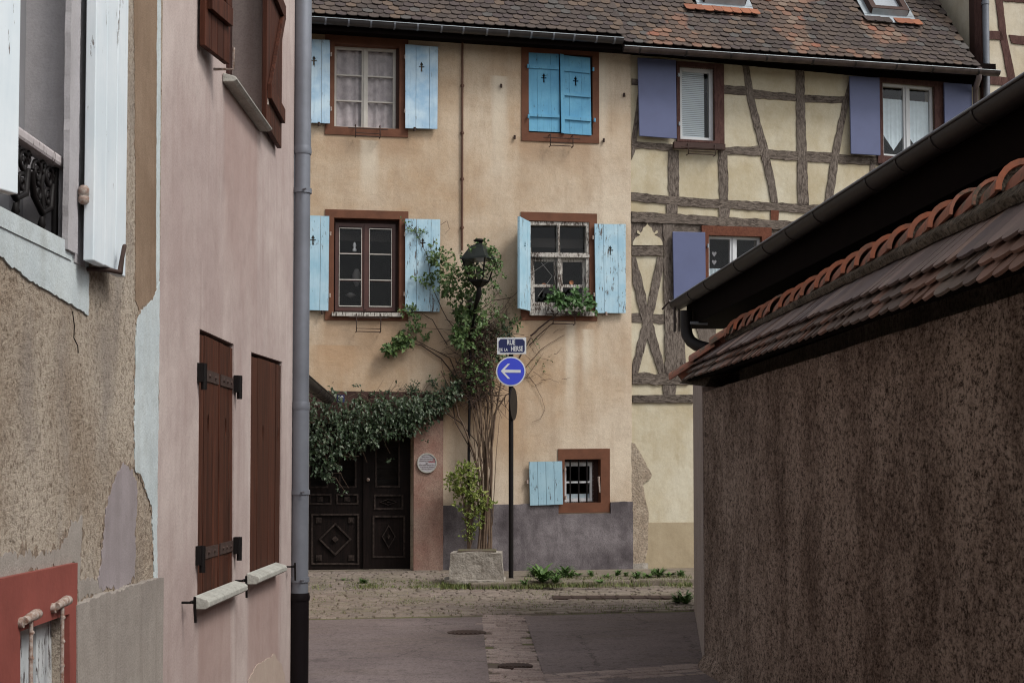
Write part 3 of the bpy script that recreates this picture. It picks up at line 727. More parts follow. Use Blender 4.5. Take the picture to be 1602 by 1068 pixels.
pins(w, FA, pq(FA, [(516,367),(515,463),(632,368),(631,461)]), .04, .1, M['rust_pale'])
pins(w, FA, pq(FA, [(503,490),(648,484)]), .04, .12, M['iron_rust'], .014, 'shutter_catch')
# lower right: peeling cross-bar window
w, Qi = cream_window(W4, .13, .14, .13, .14, 'lower right window with peeling white frame and half open blue shutter')
Qp = pquad(FA, [(826,346.5),(921,348),(922,488),(829,487)], .02)
mm = MB(); A = .045
mm.prism(FA, Qp.p, -.10, .03, [Qp.sub(A/Qp.w*.9, .655, .5-.018, .962).p, Qp.sub(.5+.018, .655, 1-A/Qp.w*.9, .962).p, Qp.sub(.06, .06, .49-.02, .60).p, Qp.sub(.53, .06, .95, .60).p])
mm.prism(FA, Qp.sub(0, .605, 1, .64).p, .031, .05)
mm.build('sash', M['white_peel'], w)
mm = MB()
for (u0, u1) in ((.06,.47),(.53,.95)):
    q = Qp.sub(u0, .06, u1, .60); mm.prism(FA, q.p, -.09, -.045, [q.sub(.1,.09,.9,.40).p, q.sub(.1,.46,.9,.93).p])
mm.build('casement', M['white_peel'], w)
MB().add([FA.w(*p, -.07) for p in Qp.inset(.03,.03,.03,.03).p], [[0,1,2,3]]).build('pane', M['glass'], w)
mm = MB()     # cobweb-like strings and dried flowers behind the glass
pz = lambda x, y, n=-.12: FA.w(*FA.px(x, y, n), n)
mm.tube([pz(838,400), pz(864,432), pz(842,463)], .004, 5); mm.tube([pz(836,424), pz(866,404)], .003, 5)
mm.build('string', M['win_cream'], w)
dfm = simple('dried orange flower', (.42,.19,.10), .8)
for x, y in ((851,446),(894,442)):
    mm = MB(); c = pz(x, y, -.06)
    for k in range(8): a = k*math.pi/4; mm.leaf(c, .045, Vector((math.cos(a), -.3, math.sin(a))), Vector((0,1,0)), .1, .7)
    mm.build('dried_flower', dfm, w)
MB().prism(FA, Quad(Qp.at(-.02,-.05), Qp.at(1.06,-.05), Qp.at(1.06,0), Qp.at(-.02,0)).p, OUT+.02, .12).build('sill', M['white_peel'], w)
flower_rail(w, 864, 898, 486, 507)
shutter(w, FA, pquad(FA, [(930,350),(978.5,350.5),(978.5,490),(932,489.5)], .1), M['blue_old'], .085, .115, 3, True, .70, seed=8)
hs_, hz1 = FA.px(828, 347, .06); hz0 = FA.px(828, 486.5, .06)[1]
ang = R(57); td = -FA.t*math.cos(ang) + FA.n*math.sin(ang); hp = FA.w(hs_, 0, .06)
AJ = Plane((hp.x, hp.y), (td.x, td.y))
shutter(w, AJ, Quad((.50, hz0-.01), (0.0, hz0), (0.0, hz1), (.50, hz1+.01)), M['blue'], -.018, .018, 3, True, .70, label='half open leaf seen nearly edge on', seed=9)
pins(w, FA, pq(FA, [(925,373),(927,462)]), .04, .1, M['rust_pale'])
pins(w, FA, pq(FA, [(945,492)]), .04, .13, M['rust_pale'], .014, 'shutter_catch')
# small barred window low on the wall
w, Qi = cream_window(W5, .11, .16, .155, .17, 'small barred ground floor window with one open blue shutter')
Qs = Qi.inset(0,0,.07,.0); MB().prism(FA, Qi.p, -.2, -.12, [Qs.inset(.03,.02,.03,.05).p]).build('lining', M['frame_dark'], w)
sash(w, Qs.inset(0,0,0,.04), M['win_white'], -.17, -.12, 1, 2, .07, .1, .03)
MB().prism(FA, Qs.sub(.1,.02,.9,.2).p, -.185, -.175).build('lace', M['lace'], w)
for k, x in enumerate((892, 905.3, 918)):
    a, b = FA.px(x, 717, -.02), FA.px(x, 787, -.02)
    MB().tube([FA.w(a[0], a[1]+.02, -.02), FA.w(b[0], b[1]-.02, -.02)], .013, 8).build('bar', M['iron'], w)
MB().tube([FA.w(*FA.px(935,745), .05), FA.w(*FA.px(937,770), .05)], [.02,.012], 6).build('catch', M['rust_pale'], w)
shutter(w, FA, pquad(FA, [(827.5,722),(879,721),(880.5,788.5),(829,790.5)], .1), M['blue_small'], .085, .115, 4, False, seed=11)
pins(w, FA, pq(FA, [(881.5,734),(882.5,778)]), .04, .1, M['rust_pale']); pins(w, FA, pq(FA, [(823,753)]), .03, .09, M['rust_pale'], .016, 'shutter_catch')
# gateway
gs0, gs1, gz1 = FA.px(360,800)[0], FA.px(692,800)[0], FA.px(620,613)[1]
ga0 = MB().prism(FA, [(sg1,-.3),(gs1,-.3),(gs1,gz1-.45),(sg1,gz1-.45)], -.35, OUT+.05)
ga = MB().prism(FA, [(gs0,-.3),(sg0,-.3),(sg0,gz1-.45),(gs0,gz1-.45)], -.35, OUT+.05)
gate = ga0.build('gateway', M['pillar'], cream, 'dusty pink stone gate pillar beside the dark door')
ga.build('pillar', M['pillar'], gate)
MB().prism(FA, [(gs0,gz1-.449),(gs1,gz1-.449),(gs1,gz1),(gs0,gz1)], -.35, OUT+.05).build('lintel', M['frame_dark'], gate)
DN = -.28
def dp(x, y, n=DN): return FA.px(x, y, n)
def dquad(x0, y0, x1, y1, n=DN+.02): return Quad(dp(x0,y1,n), dp(x1,y1,n), dp(x1,y0,n), dp(x0,y0,n))
def frame_of(m, Q, w, n0, n1): m.prism(FA, Q.p, n0, n1, [Q.inset(w,w,w,w).p])
def door_leaf(x0, x1, panels, label):
    m = MB(); holes = [dquad(*q).inset(.0,.0,.0,.0).p for q, k in panels]
    Qd = Quad((dp(x0,800)[0], .11), (dp(x1,800)[0], .11), (dp(x1,800)[0], zg+.05), (dp(x0,800)[0], zg+.05))
    m.prism(FA, Qd.p, DN-.05, DN, holes)
    for q, k in panels:
        Q = dquad(*q)
        if k != 'glass': m.prism(FA, Q.p, DN-.045, DN-.03)
    leaf = m.build('door', M['door_wood'], gate, label)
    t = MB()
    for q, k in panels:
        Q = dquad(*q); frame_of(t, Q, .028, DN-.028, DN+.016); Qi = Q.inset(.05,.05,.05,.05); c = Q.at(.5,.5)
        if k in ('diamond', 'tall', 'flat'):
            a, b = {'diamond': (.26,.26), 'tall': (.11,.19), 'flat': (.14,.05)}[k]
            D = [(c[0]-a,c[1]),(c[0],c[1]-b),(c[0]+a,c[1]),(c[0],c[1]+b)]; f = .86
            t.prism(FA, D, DN-.029, DN+.01, [[(c[0]+(x-c[0])*f, c[1]+(z-c[1])*f) for x, z in D]])
            t.prism(FA, [(c[0]+(x-c[0])*.2, c[1]+(z-c[1])*.2) for x, z in D], DN-.0285, DN+.014)
        if k == 'diamond':
            for su in (.16,.84):
                for sv in (.13,.87):
                    e = Q.at(su, sv); t.pbox(FA, e[0]-.045, e[0]+.045, e[1]-.045, e[1]+.045, DN-.029, DN-.008); t.pbox(FA, e[0]-.02, e[0]+.02, e[1]-.02, e[1]+.02, DN-.007, DN+.008)
        if k == 'square':
            t.pbox(FA, c[0]-.045, c[0]+.045, c[1]-.04, c[1]+.04, DN-.029, DN-.006); t.pbox(FA, c[0]-.02, c[0]+.02, c[1]-.02, c[1]+.02, DN-.005, DN+.006)
    o = t.build('moulding', M['door_trim'], gate)
    return leaf
door_leaf(471, 568, [((487,803,562,883),'diamond'),((483,772,519,789),'square'),((526,772,561,789),'square'),((483,690,514,763),'glass'),((530,690,558,763),'glass')], 'wide left leaf of the dark panelled door')
door_leaf(577, 645, [((583,806,634,872),'tall'),((585,773,631,797),'flat'),((587,688,626,762),'glass')], 'narrow right leaf of the dark panelled door')
Ql = dquad(405, 662, 470, 893)
MB().prism(FA, [(sg0,.11),(dp(471,800)[0],.11),(dp(471,800)[0],zg+.05),(sg0,zg+.05)], DN-.05, DN).build('door', M['door_wood'], gate)
mm = MB().prism(FA, dquad(568,640,577,892).p, DN-.05, DN+.05); mm.build('centre_post', M['door_wood'], gate)
MB().lathe(FA.w(*dp(575.5,750,DN+.05), DN+.05), [(.012,0),(.012,.03),(.028,.035),(.026,.055),(.008,.06)], 12, FA.n).build('handle', M['rust_pale'], gate)
mm = MB(); 
for i in range(4): mm.prism(FA, dquad(480, 700+i*16, 640, 702+i*16, DN-.1).p, DN-.12, DN-.1)
mm.build('grille', M['door_wood'], gate)
MB().pbox(FA, sg0, sg1, -.3, zg+.1, -.62, -.6).build('passage_back', M['room'], gate)
MB().prism(FA, [(sg0,-.2),(sg1,-.2),(sg1,.11),(sg0,.11)], -.36, -.02).build('threshold', M['kerb'], gate)
# plate and plaque on the gateway
nb = pquad(FA, [(527,617),(539,617.5),(539,629),(527,628.5)], .45)
hn = thing('house_number_plate', FA.w(*nb.at(.5,0), .45), 'small dark enamel house number plate half hidden in the ivy over the gate', 'number plate')
MB().prism(FA, nb.p, .44, .45).build('plate', M['enamel_blue'], hn)
NBQ = nb
pc = FA.px(668, 724, .1); pq_ = thing('round_plaque', FA.w(pc[0], pc[1]-.16, .08), 'round weathered grey plaque on the pink gate pillar', 'plaque')
MB().disc(FA, pc, .158, OUT+.051, OUT+.072).build('disc', M['plaque'], pq_)
mm = MB(); mm.prism(FA, [(pc[0]+.156*math.cos(a*math.pi/20), pc[1]+.156*math.sin(a*math.pi/20)) for a in range(40)], OUT+.0725, OUT+.082, [[(pc[0]+.140*math.cos(a*math.pi/20), pc[1]+.140*math.sin(a*math.pi/20)) for a in range(40)]]); mm.build('rim', M['sill'], pq_)
mm = MB(); rng = random.Random(2)
for r_ in range(7):
    zz = pc[1] + .10 - r_*.032; hw = math.sqrt(max(.002, .125**2-(zz-pc[1])**2)); x = -hw
    if r_ == 3: mm.pbox(FA, pc[0]-.012, pc[0]+.012, pc[1]-.012, pc[1]+.012, OUT+.0725, OUT+.08); continue
    while x < hw:
        L = rng.uniform(.012,.05); mm.pbox(FA, pc[0]+x, pc[0]+min(hw,x+L), zz-.006, zz+.006, OUT+.0725, OUT+.077); x += L+.012
mm.build('relief', simple('worn relief', (.24,.21,.22), .6), pq_)
MB().prism(FA, [(pc[0]+.02,pc[1]+.01),(pc[0]+.13,pc[1]+.01),(pc[0]+.12,pc[1]+.075),(pc[0]+.10,pc[1]+.06),(pc[0]+.09,pc[1]+.03),(pc[0]+.03,pc[1]+.03)], OUT+.0722, OUT+.0735).build('red_arrow', M['plaque_red'], pq_)
# conduit
sp, z0 = FA.px(723.5, 62, .06); z1 = FA.px(724, 392, .06)[1]
mm = MB().tube([FA.w(sp, ZE, .06), FA.w(sp, z1, .06)], .017, 8)
for y in (134, 208, 280, 356): z = FA.px(724, y, .06)[1]; mm.tube([FA.w(sp-.03, z, .05), FA.w(sp+.03, z, .05)], .015, 6); mm.lathe(FA.w(sp, z-.02, .06), [(.024,0),(.024,.04)], 8)
mm.build('conduit', M['pipe_brown'], cream)
# eaves and gutter
GN = .52
sJ = FA.px(974, 60, GN)[0]
def eave(parent, s0, s1, gm, zc, rad, joints, strapm):
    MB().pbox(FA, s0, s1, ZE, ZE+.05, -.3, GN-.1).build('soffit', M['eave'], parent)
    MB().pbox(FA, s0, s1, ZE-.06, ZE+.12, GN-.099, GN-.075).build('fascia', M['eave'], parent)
    p0, p1 = FA.w(s0, zc, GN), FA.w(s1, zc, GN)
    g = gutter3d(p0, p1, FA.n, rad).build('gutter', M[gm], parent)
    straps3d(p0, p1, FA.n, rad, joints, g, M[strapm], .014, .008)
    # thin front lip, its highlight put into the colour with pale zinc
    MB().tube([p0+FA.n*rad+Vector((0,0,.004)), p1+FA.n*rad+Vector((0,0,.004))], .008, 6).build('lip_highlight', M['zinc_pale'], g)
L_ = sJ - sA
js = [ (FA.px(x,30,GN)[0]-sA)/L_ for x in (509,545,580,617,653,690,724,761,795,830,865,897,932,960)]
zc = FA.px(700, 41, GN+.08)[1]
eave(cream, sA, sJ, 'gutter_lead', zc, .078, js, 'zinc')
rf = MB()
NR = 26
def roof_under(s0, s1, ze, ne, rake=None):
    m = MB(); top = NR*.14
    a = [roof_pt(s0,0,0,ze,ne), roof_pt(s1,0,0,ze,ne), roof_pt((rake(top) if rake else s1),top,0,ze,ne), roof_pt(s0,top,0,ze,ne)]
    m.add(a, [[0,1,2,3]]); b = [v - Vector((0,0,.15)) for v in a]; m.add(b, [[0,1,2,3]])
    m.add(a+b, [[0,1,5,4],[1,2,6,5],[2,3,7,6],[3,0,4,7]])
    r0, r1 = a[3], a[2]; bk = -FA.n*3.6
    m.add([r0, r1, r1+bk-Vector((0,0,2.2)), r0+bk-Vector((0,0,2.2))], [[0,1,2,3]])
    return m
zt = zc + .02
sag1 = lambda s: .0
ro = roof_under(sA, sJ, zt-.01, GN-.04).build('roof', M['eave'], cream)
tile_rows(MB(), sA, sJ+.05, zt, GN-.03, NR, seed=1).build('roof_tiles', M['tile_l'], ro, recalc=True)

# ================================================================ TIMBER-FRAMED HOUSE
sE = FA.px(1534, 120)[0]
th = thing('timber_framed_house', FA.w(sB, 0, 0), 'half timbered house with cream panels, periwinkle shutters and old brown roof tiles', 'house')
WA = pquad(FA, [(1062,104.5),(1116,108.5),(1117,221.5),(1063,218.5)]); WBq = pquad(FA, [(1378.5,129),(1460,136),(1462,250),(1380.5,244)])
WC = pquad(FA, [(1107,368.5),(1190,371),(1190,474),(1107,474)])
m = wall_with_holes(FA, [(sB,-.3),(sE,-.3),(sE,ZE),(sB,ZE)], [q.p for q in (WA,WBq,WC)], -.3, 0)
m.pbox(FA, sE-.25, sE, -.3, ZE, -5.8, -.3); m.pbox(FA, sB, sE, -.3, ZE, -6, -5.8)
m.build('wall', M['infill'], th)
m = MB(); m.pbox(FA, sB, sE-.26, -.2, ZE-.1, -1.6, -1.5); m.pbox(FA, sB, sE-.26, 5.6, 5.8, -1.5, -.31); m.pbox(FA, sB, sE-.26, ZE-.12, ZE-.03, -1.5, -.31); m.build('inner_room', M['room'], th)
def beam(pts, mat='timber_v', n1=.018, amp=.010, seed=None, parent=None, name='beam', n0=-.04):
    pp = pq(FA, pts); sd = seed if seed is not None else int(pts[0][0]*7+pts[0][1])
    return MB().prism(FA, rough_poly(pp, .09, amp, sd), n0, n1).build(name, M[mat], parent or th)
# ground floor base coat and scar
sy = FA.px(1010, 817)[1]
MB().prism(FA, [(sB,-.3),(FA.px(1200,817)[0],-.3),(FA.px(1200,817)[0],sy),(sB,sy)], .001, .008).build('base_coat', M['infill_plinth'], th)
MB().prism(FA, rough_poly(pq(FA, [(987,692),(993,694),(1019,742),(1017,748),(1005,756),(1008,775),(1014,800),(1013,850),(1008,882),(988,882)]), .07, .006, 1), .0085, .03).build('stone_scar', M['rubble'], th)
MB().prism(FA, rough_poly(pq(FA, [(987,880),(1012,880),(1011,899),(987,899)]), .07, .008, 1), .0085, .07).build('corner_stone', M['stone'], th)
# horizontal timbers
beam([(987,84),(1130,100),(1330,118),(1536,138),(1536,100),(987,60)], 'eave', .03, .004)
beam([(988,123.5),(1000,124.5),(1000,134),(988,133)], 'timber_h')
beam([(988,221),(1052,226),(1052,236),(988,231)], 'timber_h')
beam([(1131,133),(1168,136),(1168,149),(1131,147)], 'timber_h')
beam([(1175,140),(1245,148),(1245,158.5),(1178,153.5)], 'timber_h')
beam([(1258,149),(1327,152),(1325,162),(1259,160.5)], 'timber_h')
beam([(1133,231),(1165,230),(1190,228),(1192,243.5),(1134,242)], 'timber_h')
beam([(1199,234),(1249,237.5),(1249,251.5),(1203,248)], 'timber_h')
beam([(1261,237),(1306,239),(1304,255),(1262,253)], 'timber_h')
beam([(1312,241.5),(1400,247),(1400,261),(1312,255.5)], 'timber_h')
beam([(987,301),(1060,308),(1136,313),(1215,318),(1290,322),(1420,330),(1420,345),(1290,336),(1215,331),(1137,327),(1060,322),(987,314.5)], 'timber_h', .022)
beam([(987,331.5),(1080,336.5),(1220,345.5),(1300,350),(1420,356),(1420,372),(1220,359),(1080,351.5),(987,348)], 'timber_h', .045)
beam([(987,348),(1040,350),(1040,386),(988,385)], 'timber_v', .012)
beam([(1036,350),(1100,352),(1100,364),(1036,363)], 'timber_h', .014)
beam([(1188,357),(1230,360),(1230,372),(1190,370)], 'timber_h', .014)
# uprights
beam([(1045.5,234),(1062,236),(1062,313),(1045.5,311)]); beam([(1042,320),(1059.5,321),(1059.5,335),(1042.5,334)], n1=.024)
beam([(1123,236),(1137.5,236),(1139,316),(1125,315)]); beam([(1124,325),(1142,326),(1140,341),(1125,340)], n1=.024)
beam([(1205,329),(1218,330),(1217,346),(1205.5,345)], 'red_wood', n1=.024); beam([(1262,333),(1278,334),(1277,349),(1263,348)], n1=.024)
beam([(1244,106),(1257,108),(1260,200),(1264.5,322),(1248,321),(1246,200)], n1=.022)
# braces
beam([(1161,100),(1170.5,101),(1182,165),(1200,228),(1210,275),(1217,318),(1206,317),(1196,268),(1187,228),(1171,165)], n1=.022)
beam([(1330,122),(1339,123),(1327,158),(1314,232),(1302,318),(1289,317),(1303,230),(1318.6,158)], n1=.022)
beam([(1000,130),(1007,140),(993,238),(988,250),(988,220)], n1=.016)
beam([(1360,250),(1369,251),(1369,300),(1361,300)])
# lower storey left bay: big post, ornament, crossed braces
beam([(1037,350),(1054,351),(1054,468),(1071,500),(1071,590),(1040,588)], n1=.03, amp=.014)
beam([(988,385.5),(1037,386),(1037,401),(988,400)], 'timber_h', .03)
beam([(988,490),(1041,492),(1041,506),(988,504)], 'timber_h', .012)
beam([(988,402),(994,402),(1018,495),(1041,582),(1030,584),(1005,507),(989,440)], n1=.022)
beam([(1036,402),(1040,410),(1020,500),(998,583),(989,584),(989,570),(1007,500),(1028,402)], n1=.0235)
beam([(989,583),(1076,585),(1076,602),(989,601)], 'timber_h', .03, .014)
beam([(1036,601),(1058,602),(1056,619),(1038,618)], n1=.02)
beam([(989,618),(1085,617),(1085,630),(989,630)], 'timber_h', .028, .004)
beam([(1085,500),(1120,505),(1118,545),(1098,548)], n1=.02); beam([(1071,583),(1110,583),(1110,600),(1071,600)], 'timber_h', .02)
orn = [(989,384),(989.5,379),(993,373),(998,369.5),(1001,368),(996,365),(995.5,361.5),(998,361),(1001,365),(1004,362),(1005,357.5),(1009,354.5),(1011,352),(1012,348),(1013,352),(1015,354.5),(1019,357.5),(1020,362),(1023,365),(1026,361),(1028.5,361.5),(1028,365),(1023,368),(1026,369.5),(1032,373),(1035.5,379),(1036,384)]
MB().prism(FA, pq(FA, orn), .013, .03).build('carved_ornament', M['infill'], th)
# windows
def th_frame(pts, Qhole, mat, label, n1=.05):
    m = MB(); Q = pquad(FA, pts); m.prism(FA, Q.p, -.12, n1, [Qhole.p]); return m.build('window', M[mat], th, label)
w = th_frame([(1057,97),(1131,102),(1132,226),(1058,222)], WA, 'timber_r', 'window with lowered white blind and one open periwinkle shutter')
sash(w, WA, M['win_white'], -.1, -.04, 1, 1, .065, .1)
mm = MB(); q = WA.inset(.06,.07,.14,.06)
for i in range(34): mm.prism(FA, q.sub(0, i/34, 1, (i+.8)/34).p, -.085, -.082+.002*(i%2))
mm.build('blind', M['blind'], w)
MB().prism(FA, pquad(FA, [(1054,222),(1134,226),(1134,235),(1054,232)], .1).p, 0.051, .13).build('sill', M['frame_dark'], w); flower_rail(w, 1075, 1117, 226, 242)
def plain_shutter(w, pts, n0=.09, n1=.125, label=None):
    Q = pquad(FA, pts, .11); m = MB().prism(FA, Q.p, n0, n1); return m.build('shutter', M['peri'], w, label, bevel=.006)
plain_shutter(w, [(997.5,90.5),(1057,94.5),(1058.5,217.5),(1000,213)])
pins(w, FA, pq(FA, [(1059,120),(1060,196)]), .05, .1, M['zinc_pale'])
w = th_frame([(1371,122),(1481,130),(1481,262),(1372,256)], WBq, 'timber_r', 'window with lace half curtains between two periwinkle shutters')
sash(w, WBq, M['win_white'], -.1, -.04, 2, 1, .05, .12)
for u0, u1 in ((.06,.45),(.55,.94)):
    drape(w, WBq.sub(u0,.1,u1,  .80), -.078, M['lace'], .004, 5, bottom=lambda u: .30 - .30*(1-abs(2*u-1)))
plain_shutter(w, [(1328.5,119),(1375.5,122),(1377,243.5),(1331,241)]); plain_shutter(w, [(1476.6,129.5),(1519.7,132.7),(1522,250),(1478,248)])
pins(w, FA, pq(FA, [(1474,154)]), .05, .1, M['zinc_pale'])
w = th_frame([(1096,353.5),(1205,357),(1205,492),(1097,490)], WC, 'red_wood', 'lower window behind the dark gutter, reddish frame and white casements', .06)
sash(w, WC, M['win_white'], -.1, -.04, 2, 1, .045, .12)
for x, y in ((1118,397),(1118,410)):
    c = FA.px(x, y, -.06); hh = [(c[0]+.045*k[0], c[1]+.045*k[1]) for k in ((0,-1),(.8,0),(.9,.5),(.5,.85),(0,.45),(-.5,.85),(-.9,.5),(-.8,0))]
    MB().prism(FA, hh, -.085, -.078).build('hanging_heart', M['plaque'], w)
drape(w, WC.sub(.06,.0,.45,.53), -.13, M['lace'], .01, 6, 'lace')
plain_shutter(w, [(1052,362.5),(1103,363.5),(1104,468),(1054,469)])
pins(w, FA, pq(FA, [(1104.5,386)]), .05, .1, M['zinc_pale'])
# eave, gutter, roof
def ypx(x): return 63 + (x-975)*.0715
sT = sJ + .01; L_ = sE + .03 - sT
zc2 = FA.px(1250, 90, GN+.08)[1]
js = [(FA.px(x,80,GN)[0]-sT)/L_ for x in (1000,1072,1142,1198,1270,1336,1400,1457,1528)]
eave(th, sT, sE+.03, 'gutter_brown', zc2, .078, js, 'gutter_dark')
zt2 = zc2 + .02; sRk = FA.px(1536, 100, GN)[0]
rake = lambda r: sRk - .02 - .0*r
sky1 = (FA.px(1090,5,-.2)[0], FA.px(1176,5,-.2)[0]); 
ro2 = roof_under(sT, sRk, zt2-.01, GN-.04, rake).build('roof', M['eave'], th)
def rpx(px, py):   # picture point -> (s, r) on the roof
    n0 = roof_pt(0,0,.03,zt2,GN-.03); ax = roof_pt(0,1,.03,zt2,GN-.03)-n0; nn = FA.t.cross(ax).normalized(); d = ray(px,py)
    k = (n0-EYEV).dot(nn)/d.dot(nn); p = EYEV+d*k-n0; return (p.dot(FA.t), p.dot(ax))
kA = (rpx(1090,10), rpx(1176,14)); kB = (rpx(1352,27), rpx(1430,32))
def skip(s, r):
    return (kA[0][0]-.04 < s < kA[1][0]-.02 and r > kA[0][1]-.12) or (kB[0][0]-.03 < s < kB[1][0]-.05 and r > kB[0][1]-.12)
tile_rows(MB(), sT+.02, sRk, zt2, GN-.03, NR, seed=2, skip=skip, rake=rake).build('roof_tiles', M['tile_r'], ro2)
def orange(kk, rows, u0, u1):
    s0 = kk[0][0]+(kk[1][0]-kk[0][0])*u0; s1 = kk[0][0]+(kk[1][0]-kk[0][0])*u1
    m = MB(); r = kk[0][1]-.19
    tile_rows(m, s0, s1, zt2+.022+ r*math.sin(PHI), GN-.015 - r*math.cos(PHI), rows, seed=5); return m
orange(kA, 1, -.25, 1.0).build('roof_patch', M['tile_new'], ro2); orange(kB, 1, .55, 1.0).build('roof_patch', M['tile_new'], ro2)
orange(kB, 1, -.05, .55).build('roof_patch', M['tile_l'], ro2)
def skylight(kk, label):
    s0, s1, r0 = kk[0][0], kk[1][0], kk[0][1]; rp = lambda s, r, h: roof_pt(s, r, h, zt2, GN-.03)
    m = MB()
    def slab(a, b, c, d, h0, h1):
        v = [rp(a,c,h0),rp(b,c,h0),rp(b,d,h0),rp(a,d,h0),rp(a,c,h1),rp(b,c,h1),rp(b,d,h1),rp(a,d,h1)]
        return v, [[0,1,2,3],[4,5,6,7],[0,1,5,4],[1,2,6,5],[2,3,7,6],[3,0,4,7]]
    m.add(*slab(s0, s1, r0-.08, r0+.14, .045, .055)); m.add(*slab(s0, s0+.14, r0+.14, r0+1.2, .045, .06)); m.add(*slab(s1-.14, s1, r0+.14, r0+1.2, .045, .06))
    m.add([rp(s0+.14,r0+.14,.05), rp(s1-.14,r0+.14,.05), rp(s1-.14,r0+.17,.16), rp(s0+.14,r0+.17,.16)], [[0,1,2,3]])
    f = m.build('skylight', M['zinc_pale'], ro2, label)
    m = MB()
    m.add(*slab(s0+.12, s0+.22, r0+.17, r0+1.2, .02, .17)); m.add(*slab(s1-.22, s1-.12, r0+.17, r0+1.2, .02, .17)); m.add(*slab(s0+.22, s1-.22, r0+.17, r0+.26, .02, .17))
    m.build('skylight_frame', M['frame_dark'], ro2)
    MB().add(*slab(s0+.22, s1-.22, r0+.26, r0+1.2, .08, .1)).build('skylight_pane', simple('grey skylight glass', (.35,.38,.42), .12, 0, .05, 2, .0, .8), ro2)
skylight(kA, 'left skylight flashing above orange tiles'); skylight(kB, 'right skylight with dark frame')
# small downpipe under the gutter end
q = lambda x, y, n: FA.w(*FA.px(x, y, n), n)
MB().tube([q(1532,106,GN), q(1531.5,122,GN), q(1527,136,.25), q(1526,142,.15), q(1527,240,.15)], .048, 12).build('downpipe', M['pipe_mauve'], th)
# ================================================================ NEIGHBOUR at the far right
nh = thing('neighbouring_house', FA.w(sE, 0, 0), 'pale half timbered house at the far right edge with a grey downpipe', 'house')
s1n = sE + 4.5
m = MB(); m.pbox(FA, sE+.015, s1n, -.3, 13, -5, .05); m.build('wall', M['neighbor'], nh)
m = MB(); m.pbox(FA, sE-.012, sE+.014, 6, 13, -.16, .06); m.pbox(FA, sE-.011, sE+.12, 6, 13, .052, .07); m.build('corner_board', M['timber_r'], nh)
MB().pbox(FA, sE-.006, sE+.0145, 8, 13, -.34, -.17).build('dark_board', M['frame_dark'], nh)
def nbeam(pts, mat='timber_r'): return MB().prism(FA, rough_poly(pq(FA, pts, .05), .1, .008, int(pts[0][0])), .04, .068).build('beam', M[mat], nh)
nbeam([(1553,-40),(1562,-40),(1575,60),(1592,140),(1596,200),(1580,200),(1577,130),(1564,60)])
nbeam([(1547,49),(1566,50),(1570,64),(1547,62)]); nbeam([(1578,55),(1680,66),(1680,80),(1582,68)])
nbeam([(1547,118),(1577,122),(1580,136),(1547,132)]); nbeam([(1565,-6),(1680,4),(1680,14),(1568,2)])
mm = MB(); a = q(1541,-60,.14); b = q(1544.5,190,.14)
mm.tube([a, b], .056, 14); mm.lathe(q(1541.6,5,.14)-Vector((0,0,.03)), [(.066,0),(.066,.05)], 14)
mm.build('downpipe', M['zinc'], nh)

# ================================================================ PINK HOUSE, left side of the alley
def lq(pts, n=0.0): return pquad(LW, pts, n)
sSeam = LW.px(246, 700)[0]; sEnd = LW.px(457, 700)[0]
ph = thing('pink_house', LW.w(sSeam, 0, 0), 'pinkish lime plastered house with varnished brown shutters and a grey downpipe', 'house')
PA = lq([(312.3,514),(365.8,538.3),(365,913),(308.5,936)]); PB = lq([(393,550.5),(441.5,566),(438.5,893),(390.5,907)])
PU = Quad((LW.px(352,110)[0]+.03, LW.px(352.8,133)[1]+.06), (LW.px(410,110)[0], LW.px(352.8,133)[1]+.06), (LW.px(410,110)[0], 5.6), (LW.px(352,110)[0]+.03, 5.6))
m = MB().prism(LW, [(sSeam,-.3),(sEnd,-.3),(sEnd,7.6),(sSeam,7.6)], -.35, 0, [PA.p, PB.p, PU.p])
m.box((-6, sSeam, -.3), (-1.66-.36, sSeam+.2, 7.6)); m.box((-6, sEnd-.25, -.3), (-1.66-.36, sEnd-.01, 7.6)); m.box((-6.2, sSeam, -.3), (-6, sEnd-.01, 7.6)); m.box((-6, sSeam+.2, 5.9), (-2.02, sEnd-.26, 6.1))
_o = sSeam
def pk(m, c):
    f = lambda x, y: LW.px(x, y)[0] - _o
    return stains(m, c, 1, [(f(311,960), f(362,940), LW.px(340,945)[1], -.6), (f(389,920), f(437,900), LW.px(415,908)[1], -.4), (f(352,135), f(403,200), LW.px(352,134)[1], LW.px(352,134)[1]-1.5)], (.31,.20,.175), .5, .06)
M['pink'] = plaster('pink lime plaster stained', (.41,.325,.305), (.53,.45,.42), (.33,.245,.225), 90, .25, .003, .4, False, .9, .12, 6, post=pk)
m.build('wall', M['pink'], ph)
def house_roof(parent, x0, x1, y0, y1, z, mat='tile_l'):
    m = MB(); xm = (x0+x1)/2
    m.add([(x1+.3,y0,z-.05),(x1+.3,y1,z-.05),(xm,y1,z+2.2),(xm,y0,z+2.2),(x0-.3,y1,z-.05),(x0-.3,y0,z-.05)], [[0,1,2,3],[3,2,4,5],[0,3,5],[1,4,2],[0,5,4,1]])
    return m.build('roof', M[mat], parent)
house_roof(ph, -6, -1.66, sSeam+.02, sEnd+.2, 7.65)
BRN = simple('dark joint', (.012,.008,.007), .9)
